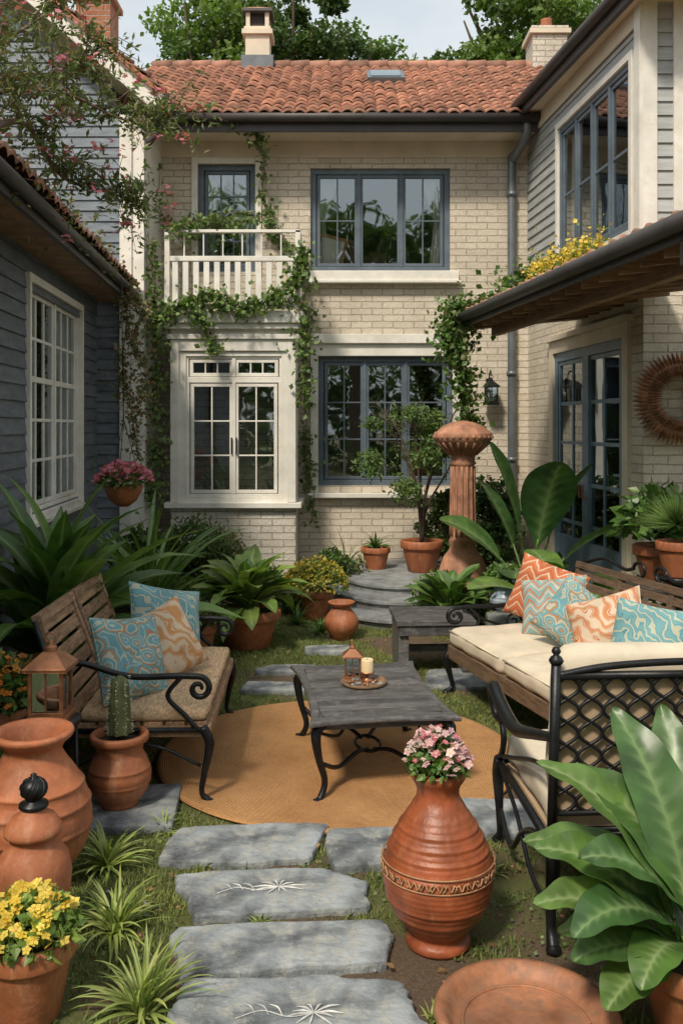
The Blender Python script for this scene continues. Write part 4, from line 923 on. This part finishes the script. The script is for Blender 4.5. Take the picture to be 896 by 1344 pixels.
potted('small_fern_pot',(-1.2,7.75,0),.14,.28,0,lambda m:(leaves(m,dome((0,0,.26),.22,.22,900),.05,L_OLIVE),))
potted('yellow_shrub_pot',(-.26,9.3,0),.18,.30,0,lambda m:(leaves(m,dome((0,0,.24),.33,.34,1600),.045,L_LITE),leaves(m,dome((0,0,.27),.34,.34,1100),.035,F_YEL)))
mb=MB();pr=[(0,0),(.09,0)]+[(.09+.07*math.sin(math.pi*(k/12)),.02+.25*k/12) for k in range(1,12)]+[(.08,.28),(.085,.3),(.12,.325),(.125,.34),(.11,.345),(.09,.33),(.07,.27)]
mb.lathe(pr,(0,0,0),TERRA,40);mb.build('small_terracotta_urn',(0.0,8.42,0))
potted('small_spiky_pot',(.40,10.7,.285),.17,.26,0,lambda m:rosette(m,(0,0,.24),30,.3,.03,L_MID,(.3,1.4),1.2),)
def acer(mb):
    for k in range(8):
        a=k*.9;h=random.uniform(.9,1.6);p=cat([(0,0,.34),(.06*math.cos(a),.06*math.sin(a),.34+h*.4),(.28*math.cos(a),.2*math.sin(a),.34+h*.8),(.55*math.cos(a)*random.uniform(.6,1.2),.3*math.sin(a),.34+h*1.05)],6)
        mb.tube(p,[.022,.015,.009,.004],BARK,6)
        for q in p[10:]:
            for _ in range(3): mb.tube([q,q+Vector((random.gauss(0,.14),random.gauss(0,.1),random.uniform(-.02,.14)))],[.004,.001],BARK,4)
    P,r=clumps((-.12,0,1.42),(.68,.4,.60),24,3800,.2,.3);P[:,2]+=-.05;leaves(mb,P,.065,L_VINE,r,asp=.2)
potted('potted_maple_tree',(.92,10.5,.29),.24,.36,0,acer)
mb=MB();mb.lathe([(0,0),(.30,0),(.30,.12),(.26,.15),(.26,.42),(.25,.46),(.23,.52),(.20,.60),(.15,.66),(.13,.72),(.15,.76),(.13,.80)]+[(.13-.015*k/8,.8+.75*k/8) for k in range(1,9)]+[(.14,1.57),(.12,1.60),(.13,1.66),(.20,1.73),(.27,1.78),(.30,1.82),(.305,1.87),(.29,1.895),(.27,1.9),(.22,1.95),(.12,1.995),(.04,2.01),(0,2.015)],(0,0,0),TERRAB,56)
for k in range(14):
    a=k*2*math.pi/14;mb.tube([((.132-.015*t)*math.cos(a),(.132-.015*t)*math.sin(a),.82+.72*t) for t in np.linspace(0,1,6)],.014,TERRAB,6)
for k in range(28): a=k*2*math.pi/28;mb.rbox((.3*math.cos(a),.3*math.sin(a),1.845),(.035,.035,.035),.014,TERRAB,n=3)
for k in range(20): a=k*2*math.pi/20;mb.tube([(.14*math.cos(a),.14*math.sin(a),1.66),(.21*math.cos(a),.21*math.sin(a),1.725),(.28*math.cos(a),.28*math.sin(a),1.785)],.012,TERRAB,6)
mb.build('pedestal_fountain',(1.26,9.5,0))
potted('ceramic_fern_pot',(1.55,8.6,.22),.17,.27,1,lambda m:(leaves(m,dome((0,0,.22),.24,.2,900),.05,L_MID),flowers(m,dome((0,0,.24),.2,.2,30),.02,F_LPINK)),CERB)
mb=MB();mb.rbox((0,0,.11),(.4,.4,.22),.02,STONED,n=4);mb.build('plinth',(1.55,8.6,0),merge=True)
potted('leafy_pot',(1.0,8.55,0),.15,.24,0,lambda m:rosette(m,(0,0,.22),34,.5,.16,L_MID,(.4,1.5),1.2,'ovate',.35))
def paddle(name,c,items,mat):
    mb=MB()
    for az,el,L,W,dr,tw in items:
        blade(mb,(0,0,.05),az,el,L,W,mat,dr,28,'ovate',.42,.18,tw,None,.01,.9)
        mb.tube(cat([(0,0,0),(math.cos(az)*math.cos(el)*L*.22,math.sin(az)*math.cos(el)*L*.22,math.sin(el)*L*.22+.05),(math.cos(az)*math.cos(el-dr*.1)*L*.44,math.sin(az)*math.cos(el-dr*.1)*L*.44,math.sin(el-dr*.08)*L*.44+.05)],5),[.016,.011],L_MID,6)
    return mb.build(name,c)
paddle('banana_plant',(1.85,9.0,.1),[(-2.6,1.45,1.75,.46,.5,.9),(-1.4,1.35,1.7,.50,.7,.3),(3.0,1.15,1.3,.40,1.0,.3),(-.3,1.1,1.4,.42,1.1,.2),(-1.9,.9,1.2,.40,1.3,-.1),(-.9,.85,1.15,.36,1.4,.1),(2.2,1.3,1.5,.4,.7,-.4),(1,1.3,1.6,.4,.7,.4),(-2.9,.7,1.0,.3,1.2,0),(.2,1.35,1.6,.38,.6,.6)],L_DARK)
paddle('elephant_ear_plant',(2.0,8.1,.0),[(-2.9,1.0,1.15,.36,1.4,.1),(-1.5,1.0,1.05,.36,1.5,-.1),(-.4,1.1,1.1,.38,1.4,.1),(-2.2,1.25,1.2,.36,1.2,.2),(.5,1.0,1.0,.34,1.3,0),(1.8,1.2,1.1,.34,1.2,0)],L_MID)
mb=MB();rosette(mb,(0,0,.35),30,1.3,.26,L_MID,(.5,1.5),1.4,'lance',0,10,.25,.02,.07);rosette(mb,(0,0,.3),16,1.15,.22,L_DARK,(.4,1.3),1.3,'lance',0,10,.25,.02,.07);rosette(mb,(0,0,.65),14,1.0,.22,L_MID,(.9,1.55),1.0,'lance',0,10,.25,.02,.05);mb.tube([(0,0,0),(0,0,.7)],.07,BARK,8);mb.build('broadleaf_plant',(-1.98,6.35,0))
mb=MB();rosette(mb,(0,0,.2),46,1.3,.075,L_MID,(.6,1.5),1.5,'strap');rosette(mb,(0,0,.2),18,1.1,.06,L_LITE,(.6,1.5),1.3);mb.build('strap_leaf_plant',(-1.75,8.3,0))
mb=MB();pot(mb,(0,0,0),.19,.27,0)
for (az,el,l,w,d,tw) in [(2.5,1.25,.74,.20,1.1,.3),(2.9,1.05,.62,.20,1.3,.3),(3.1,.75,.58,.19,1.2,.2),(-2.9,.5,.50,.18,1.0,.2),(-2.5,.25,.42,.17,.9,.1),(2.6,.9,.68,.20,1.4,.3),(-2.3,.75,.42,.17,1.7,0),(-1.8,.6,.38,.16,1.4,0),(1.6,1.35,.80,.20,.6,.3),(.9,1.2,.8,.20,.7,0),(0,1.2,.7,.19,.9,.3),(-.8,1.0,.5,.18,1,.2),(2.1,1.4,.82,.21,.8,.4),(3.4,1.2,.62,.19,1.4,.4),(3.0,.35,.48,.17,.8,.1),(2.75,1.35,.78,.20,1.3,.2),(-2.7,1.0,.58,.19,1.8,.2),(2.3,.7,.60,.18,1.2,.1)]:
    o=(random.uniform(-.04,.04),random.uniform(-.04,.04),.24);blade(mb,o,az,el,l,w,L_DARK if random.random()<.45 else L_MID,d,30,'ovate',.14,.22,tw,None,.035,.93)
    mb.tube([o,(o[0]+math.cos(az)*math.cos(el)*l*.15,o[1]+math.sin(az)*math.cos(el)*l*.15,o[2]+math.sin(el)*l*.15)],[.008,.006],L_MID,6)
mb.build('potted_foliage_plant',(1.14,2.94,0))
mb=MB();pot(mb,(0,0,.0),.2,.3,0);rosette(mb,(0,0,.28),30,.48,.17,L_DARK,(.5,1.5),1.2,'ovate',.3);leaves(mb,dome((0,0,.3),.3,.45,420),.11,L_MID);mb.build('shrub_pot',(2.50,7.2,.72))
mb=MB();mb.bx(-.2,.2,-.2,.2,.66,.72,WOODG)
for x in(-.17,.17):
    for y in(-.17,.17): mb.bx(x-.02,x+.02,y-.02,y+.02,0,.66,WOODG)
mb.build('plant_stand',(2.50,7.2,0))
mb=MB();pot(mb,(0,0,0),.15,.26,0)
for k in range(900):
    d=unit(1)[0];d[2]=abs(d[2])*.9-.1;mb.tube([(0,0,.38),tuple(np.array([0,0,.38])+d*random.uniform(.22,.34))],[.002,.0008],L_MID if k%3 else L_LITE,3)
mb.build('spiky_ball_pot',(2.44,6.65,.86))
mb=MB();mb.lathe([(0,0),(.16,0),(.16,.03),(.04,.06),(.03,.4),(.04,.8),(.15,.84),(.16,.86),(0,.86)],(0,0,0),IRON,24);mb.build('iron_plant_stand',(2.44,6.65,0))
for (x,y,r,n) in [(-1.03,4.02,.24,60),(-.87,3.52,.25,66),(-.66,3.03,.28,72),(-.85,4.4,.13,36),(-.33,3.585,.07,20),(.3,2.98,.08,20),(-.2,8.6,.24,40),(-.62,4.02,.07,16),(1.75,3.1,.2,30),(.66,4.0,.09,20)]:
    mb=MB();rosette(mb,(0,0,.0),n,r,.018 if r>.2 else .009,L_SPIDER if y<5 else L_MID,(.25,1.45),1.3,'strap',jit=.02,fold=.4);mb.build('spider_plant',(x,y,0))
mb=MB();mb.lathe([(0,0),(.05,0),(.12,.05),(.175,.14),(.185,.19),(.19,.2),(.18,.21),(.16,.2)],(0,0,0),TERRA,32);leaves(mb,dome((0,0,.17),.27,.2,900),.05,L_VINE);flowers(mb,dome((0,0,.2),.28,.24,170),.035,F_PINK,F_WHT);flowers(mb,dome((0,0,.18),.27,.2,60),.03,F_LPINK)
for k in range(3): a=k*2.09;mb.tube([(.18*math.cos(a),.18*math.sin(a),.2),(0,0,.85)],.004,IRON,5)
mb.tube([(0,0,.85),(-.02,0,2.25)],.005,IRON,5);mb.build('hanging_flower_basket',(-2.13,8.95,1.17))
# ------------------------------------------------------------------ VINES
def vine(name,paths,n,spread,ls,mat,stem=.008,extra=None):
    mb=MB()
    for path,w in paths:
        p=cat(path,10);mb.tube(p,[stem,stem*.5],TWIG,5);A=np.array([tuple(q) for q in p])
        for o in (1.1,-.8):
            B_=[(q[0]+o*spread*noise.noise(Vector(tuple(q*2.3))),q[1]-.02,q[2]+o*spread*noise.noise(Vector(tuple(q*2.9)))) for q in A];mb.tube(B_,stem*.5,TWIG,4)
        m=int(n*w);k=rng.uniform(0,len(A)-1,m)
        dens=np.array([.5+.95*noise.noise(Vector((q*.3,len(A),w*7))) for q in k]);kk=rng.random(m)<np.clip(dens*1.5-.2,0.08,1);k=k[kk];dens=dens[kk]
        i=k.astype(int);f=(k-i)[:,None];P=A[i]*(1-f)+A[np.minimum(i+1,len(A)-1)]*f
        g=rng.normal(size=P.shape)*spread*np.clip(.3+.8*dens,.2,1.2)[:,None];g[:,2]-=np.abs(rng.normal(size=len(P)))*spread*.5
        P=P+g*rng.random(len(P))[:,None]
        leaves(mb,P,ls,mat,asp=.38)
        if extra: leaves(mb,P[::extra[1]]+rng.normal(size=P[::extra[1]].shape)*.03,ls*.8,extra[0],asp=.45)
    return mb.build(name)
yb=11.7
vine('wall_ivy',[
 ([(-1.75,11.2,5.84),(-1.45,11.25,5.80),(-1.15,11.35,5.72),(-.98,11.5,5.4),(-1.0,11.68,4.9),(-.88,yb,4.5),(-.62,yb,4.15),(-.48,yb,3.7),(-.44,yb,3.1),(-.46,yb,2.2),(-.44,yb,1.5),(-.36,yb,.8)],1.1),
 ([(-2.35,11.6,5.3),(-2.3,11.65,4.7),(-2.0,11.6,4.4),(-1.75,11.6,4.45),(-1.4,11.6,4.62),(-1.0,11.6,4.6),(-.6,11.6,4.2)],.5)],1500,.12,.075,L_VINE)
vine('balcony_ivy',[
 ([(-2.25,10.85,4.2),(-2.22,10.85,3.6),(-2.2,10.82,3.2),(-2.2,10.85,2.7),(-2.22,10.9,2.2),(-2.2,10.9,1.6),(-2.25,10.8,1.1)],.75),
 ([(-2.15,10.85,3.25),(-1.85,10.80,3.42),(-1.5,10.80,3.5),(-1.2,10.8,3.38),(-.9,10.82,3.45),(-.62,10.82,3.62),(-.50,10.85,3.8),(-.46,10.9,4.1)],1.4),
 ([(-2.1,10.9,4.3),(-1.9,10.9,4.36),(-1.6,11.0,4.45),(-1.3,11.1,4.4),(-1.0,11.1,4.5)],.35),
 ([(-1.75,10.8,3.4),(-1.6,10.78,3.15),(-1.5,10.78,2.85)],.4),([(-.5,10.9,3.5),(-.46,10.9,3.1),(-.45,10.95,2.7),(-.46,10.95,2.2)],.3)],1600,.13,.07,L_VINE,extra=(L_LITE,4))
vine('porch_ivy',[
 ([(1.25,9.95,3.25),(1.28,9.9,2.9),(1.32,9.95,2.5),(1.38,9.95,2.1),(1.42,10.0,1.8)],.9),
 ([(1.2,9.9,3.2),(1.5,9.8,3.25),(1.75,9.75,3.35),(1.98,9.8,3.6)],.9),([(1.2,9.85,3.2),(1.16,9.85,2.95),(1.25,9.85,2.6)],.6)],1900,.15,.075,L_MID,extra=(L_OLIVE,3))
vine('dried_creeper',[
 ([(-2.42,10.2,3.55),(-2.35,10.0,3.1),(-2.4,10.05,2.6),(-2.28,9.95,2.1),(-2.2,9.9,1.6)],.9),
 ([(-2.35,10.1,3.5),(-2.15,9.9,3.2),(-2.25,9.9,2.9),(-2.1,9.8,2.5),(-2.2,9.8,2.1)],.9),
 ([(-2.3,7.2,3.68),(-2.3,8.2,3.66),(-2.38,9.2,3.66),(-2.4,10.0,3.6)],1.2),([(-2.15,5.6,3.66),(-2.2,6.4,3.66),(-2.27,7.2,3.66)],.8)],1000,.13,.05,L_OLIVE,extra=(L_RED,2))
mb=MB();a=Vector((2.08,9.75,3.36));b=Vector((2.36,8.35,3.36));mb.beam(a,b,.2,.2,CREAM);P=[]
for _ in range(1700):
    t=random.random();q=a.lerp(b,t);hh=.10+.10*noise.noise(Vector((t*9,0,0)));P.append((q.x+random.gauss(0,.08),q.y+random.gauss(0,.06),q.z+.11+abs(random.gauss(0,1))*hh))
P=np.array(P);leaves(mb,P[::2],.05,L_MID);leaves(mb,P[::1]+[0,0,.03],.042,F_YEL,asp=.5);mb.build('yellow_flower_box')
def bough():
    mb=MB();base=[(-2.32,5.0,0),(-2.35,5.05,1.2),(-2.4,5.2,2.6),(-2.25,5.4,3.6)];mb.tube(cat(base,8),[.07,.06,.045,.035],BARK,10);LP=[];FP=[]
    mains=[[(-2.3,5.3,3.4),(-2.2,5.7,4.0),(-1.85,6.0,4.15),(-1.45,6.1,4.0),(-1.12,6.1,4.02)],[(-2.25,5.4,3.6),(-2.3,5.9,4.3),(-2.1,6.3,4.75),(-1.8,6.4,5.0)],[(-2.25,5.4,3.6),(-2.1,6.0,3.95),(-1.95,6.4,3.7),(-1.6,6.5,3.6),(-1.4,6.5,3.5)],[(-2.3,5.3,3.5),(-2.45,5.9,4.1),(-2.3,6.2,4.3),(-1.9,6.3,4.35),(-1.65,6.3,4.6)],[(-2.3,5.3,3.6),(-2.2,5.5,4.4),(-2.1,5.7,4.9)]]
    for m in mains:
        p=cat(m,9);mb.tube(p,[.026,.016,.009,.004],TWIG,6)
        for q in p[8:]:
            for _ in range(2):
                d=Vector((random.gauss(.15,.5),random.gauss(0,.4),random.gauss(.15,.5))).normalized()*random.uniform(.15,.45)
                e=q+d;c=q+d*.5+Vector((0,0,.05));mb.tube([q,c,e],[.005,.0015],TWIG,4)
                for k in range(18):
                    t=random.random();LP.append(tuple(q+d*t+Vector((random.gauss(0,.025),random.gauss(0,.025),random.gauss(0,.025)))))
                if random.random()<.3: FP+= [tuple(e+Vector((random.gauss(0,.03),random.gauss(0,.03),random.gauss(0,.025)))) for _ in range(8)]
    leaves(mb,np.array(LP),.06,L_OLIVE,asp=.16);leaves(mb,np.array(LP[::2]),.065,L_VINE,asp=.16);flowers(mb,FP,.022,F_PINK);mb.build('flowering_tree')
bough()
def shrub(name,c,rad,nc,nl,cr,ls,mat,m2=None,asp=.34):
    mb=MB()
    for k in range(14):
        a=k*.45;mb.tube(cat([(0,0,0),(rad[0]*.3*math.cos(a),rad[1]*.3*math.sin(a),rad[2]*.7),(rad[0]*.8*math.cos(a*2.1),rad[1]*.8*math.sin(a*2.1),rad[2]*random.uniform(1,1.8))],4),[.014,.004],BARK,5)
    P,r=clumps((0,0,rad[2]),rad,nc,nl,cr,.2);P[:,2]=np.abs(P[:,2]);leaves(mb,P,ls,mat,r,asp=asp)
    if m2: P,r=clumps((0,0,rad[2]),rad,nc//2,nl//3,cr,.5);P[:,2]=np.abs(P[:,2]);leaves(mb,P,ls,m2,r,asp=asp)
    mb.build(name,c)
shrub('garden_shrub',(-1.5,9.75,0),(.42,.35,.50),22,3800,.2,.06,L_TREE2,L_OLIVE,.2)
shrub('garden_shrub',(-2.05,9.7,0),(.4,.4,.45),18,3000,.22,.07,L_TREE2,L_MID)
shrub('garden_shrub',(-1.55,8.8,0),(.35,.3,.22),16,2400,.15,.06,L_MID,L_LITE)
shrub('garden_shrub',(-.62,9.7,0),(.45,.35,.22),16,2400,.16,.055,L_MID,L_VINE)
shrub('garden_shrub',(-.1,10.4,0),(.35,.3,.28),14,1800,.15,.06,L_TREE2,L_OLIVE)
shrub('garden_shrub',(-1.65,7.3,0),(.45,.3,.16),16,2600,.13,.055,L_MID,L_OLIVE)
shrub('garden_shrub',(-2.05,7.3,0),(.35,.4,.3),16,2200,.15,.07,L_DARK,L_RED)
shrub('garden_shrub',(1.3,11.1,.2),(.35,.25,.5),14,2600,.18,.06,L_TREE2,L_VINE)
shrub('garden_shrub',(1.75,11.2,.2),(.35,.25,.6),14,2600,.2,.07,L_DARK,L_VINE)
shrub('garden_shrub',(1.15,8.9,0),(.4,.3,.25),14,2200,.15,.06,L_MID,L_OLIVE)
shrub('garden_shrub',(2.15,9.9,0),(.28,.3,.25),14,1400,.15,.08,L_DARK,L_MID)
shrub('garden_shrub',(2.3,7.2,0),(.3,.5,.25),14,1800,.2,.09,L_DARK,L_MID)
shrub('garden_shrub',(-1.8,5.2,0),(.3,.45,.3),14,2400,.16,.06,L_MID,L_RED)
shrub('garden_shrub',(-1.9,4.2,0),(.3,.5,.25),14,2400,.16,.06,L_MID,L_OLIVE)
shrub('garden_shrub',(1.6,3.1,0),(.25,.25,.18),12,1800,.12,.05,L_MID,L_OLIVE)
for (x,y,L_,m) in [(-.45,9.0,.3,L_MID),(.05,10.95,.55,L_OLIVE),(-1.35,9.0,.5,L_LITE),(-.95,9.2,.5,L_OLIVE),(1.15,8.1,.3,L_MID)]:
    mb=MB();rosette(mb,(0,0,.0 if y<10.5 else .25),34,L_,.022,m,(.35,1.45),1.2,'strap');mb.build('grass_tuft',(x,y,0))
# ------------------------------------------------------------------ TREES
def tree(name,c,H,rad,nc,nl,cr,ls,mat):
    mb=MB();h0=H-rad[2]*1.2
    mb.tube(cat([(0,0,0),(.1,0,h0*.5),(0,.1,h0),(.1,0,H*.9)],6),[H*.03,H*.022,H*.015,.03],BARK,10)
    for k in range(12):
        a=k*2.4;z=h0*random.uniform(.7,1.1);mb.tube(cat([(0,0,z),(rad[0]*.4*math.cos(a),rad[1]*.4*math.sin(a),z+rad[2]*.4),(rad[0]*.85*math.cos(a),rad[1]*.85*math.sin(a),H-rad[2]+random.uniform(-.5,.8)*rad[2])],5),[H*.012,.02],BARK,6)
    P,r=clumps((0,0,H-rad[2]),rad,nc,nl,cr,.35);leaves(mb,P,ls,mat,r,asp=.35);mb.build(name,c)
for (x,y,H,r,m) in [(-2.9,22,12.3,1.7,L_TREE),(-1.2,22,12.7,1.6,L_TREE2),(0.6,24,12.2,1.8,L_TREE),(2.1,23,11.2,1.5,L_TREE2),(4.3,21,12.3,1.8,L_TREE),(6.2,25,13.8,2.4,L_TREE),(8.5,22,12.5,2.6,L_TREE2),(-9.5,24,12,3,L_TREE)]:
    tree('background_tree',(x,y,0),H,(r,r,r*1.15),40,14000,r*.32,.14,m)
for (x,y,H,r) in [(-9,-13,11,3.2),(-4.2,-14.5,12,3),(.6,-13.5,11.3,2.4),(5.5,-14,12,3),(11,-12,11,3)]:
    tree('garden_tree',(x,y,0),H,(r,r,r*1.3),40,5000,r*.4,.28,L_TREE)
mb=MB();P=np.stack([rng.uniform(-30,30,16000),rng.normal(-18,.8,16000),rng.random(16000)*5],1);leaves(mb,P,.45,L_TREE2);mb.build('hedge')
mb=MB();P=np.stack([rng.uniform(-60,60,16000),rng.normal(36,1.5,16000),rng.random(16000)**1.3*7],1);leaves(mb,P,.7,L_TREE2);mb.build('distant_trees')
# ------------------------------------------------------------------ LIGHT / CAMERA
w=bpy.data.worlds.new('World');sc.world=w;w.use_nodes=True;t=w.node_tree;bg=t.nodes['Background']
sd=Vector((-.36,-.74,.95)).normalized();el=math.asin(sd.z);az=math.atan2(sd.x,sd.y)
sky=N(t,'ShaderNodeTexSky');sky.sky_type='NISHITA';sky.sun_disc=False;sky.sun_elevation=el;sky.sun_rotation=az%(2*math.pi);sky.dust_density=3.0;sky.air_density=1.0;sky.ozone_density=1.0
tc=N(t,'ShaderNodeTexCoord');mp=N(t,'ShaderNodeMapping');mp.inputs['Scale'].default_value=(1,1,2.5);t.links.new(tc.outputs['Generated'],mp.inputs[0])
nz=N(t,'ShaderNodeTexNoise',Scale=2.6,Detail=8,Roughness=.55);t.links.new(mp.outputs[0],nz.inputs[0])
cf=ramp(t,nz.outputs[0],[(.35,(.6,.6,.6)),(.65,(.97,.97,.97))])
sk=mixc(t,cf,sky.outputs[0],(6.0,6.35,6.35))
t.links.new(sk,bg.inputs[0]);bg.inputs[1].default_value=.15
sl=bpy.data.lights.new('sun','SUN');sl.energy=3.5;sl.angle=R(8);sl.color=(1,.90,.75);so=bpy.data.objects.new('sun',sl);sc.collection.objects.link(so);so.rotation_euler=(-sd).to_track_quat('-Z','Y').to_euler()
cd=bpy.data.cameras.new('camera');cd.sensor_fit='VERTICAL';cd.sensor_height=36;cd.lens=32.14;cd.shift_y=-.0833;cd.clip_end=1000;cd.clip_start=.05
co=bpy.data.objects.new('camera',cd);sc.collection.objects.link(co);co.location=(0,0,1.95);co.rotation_euler=(R(90),0,0);sc.camera=co
sc.view_settings.view_transform='Standard';sc.view_settings.look='None';sc.view_settings.exposure=0
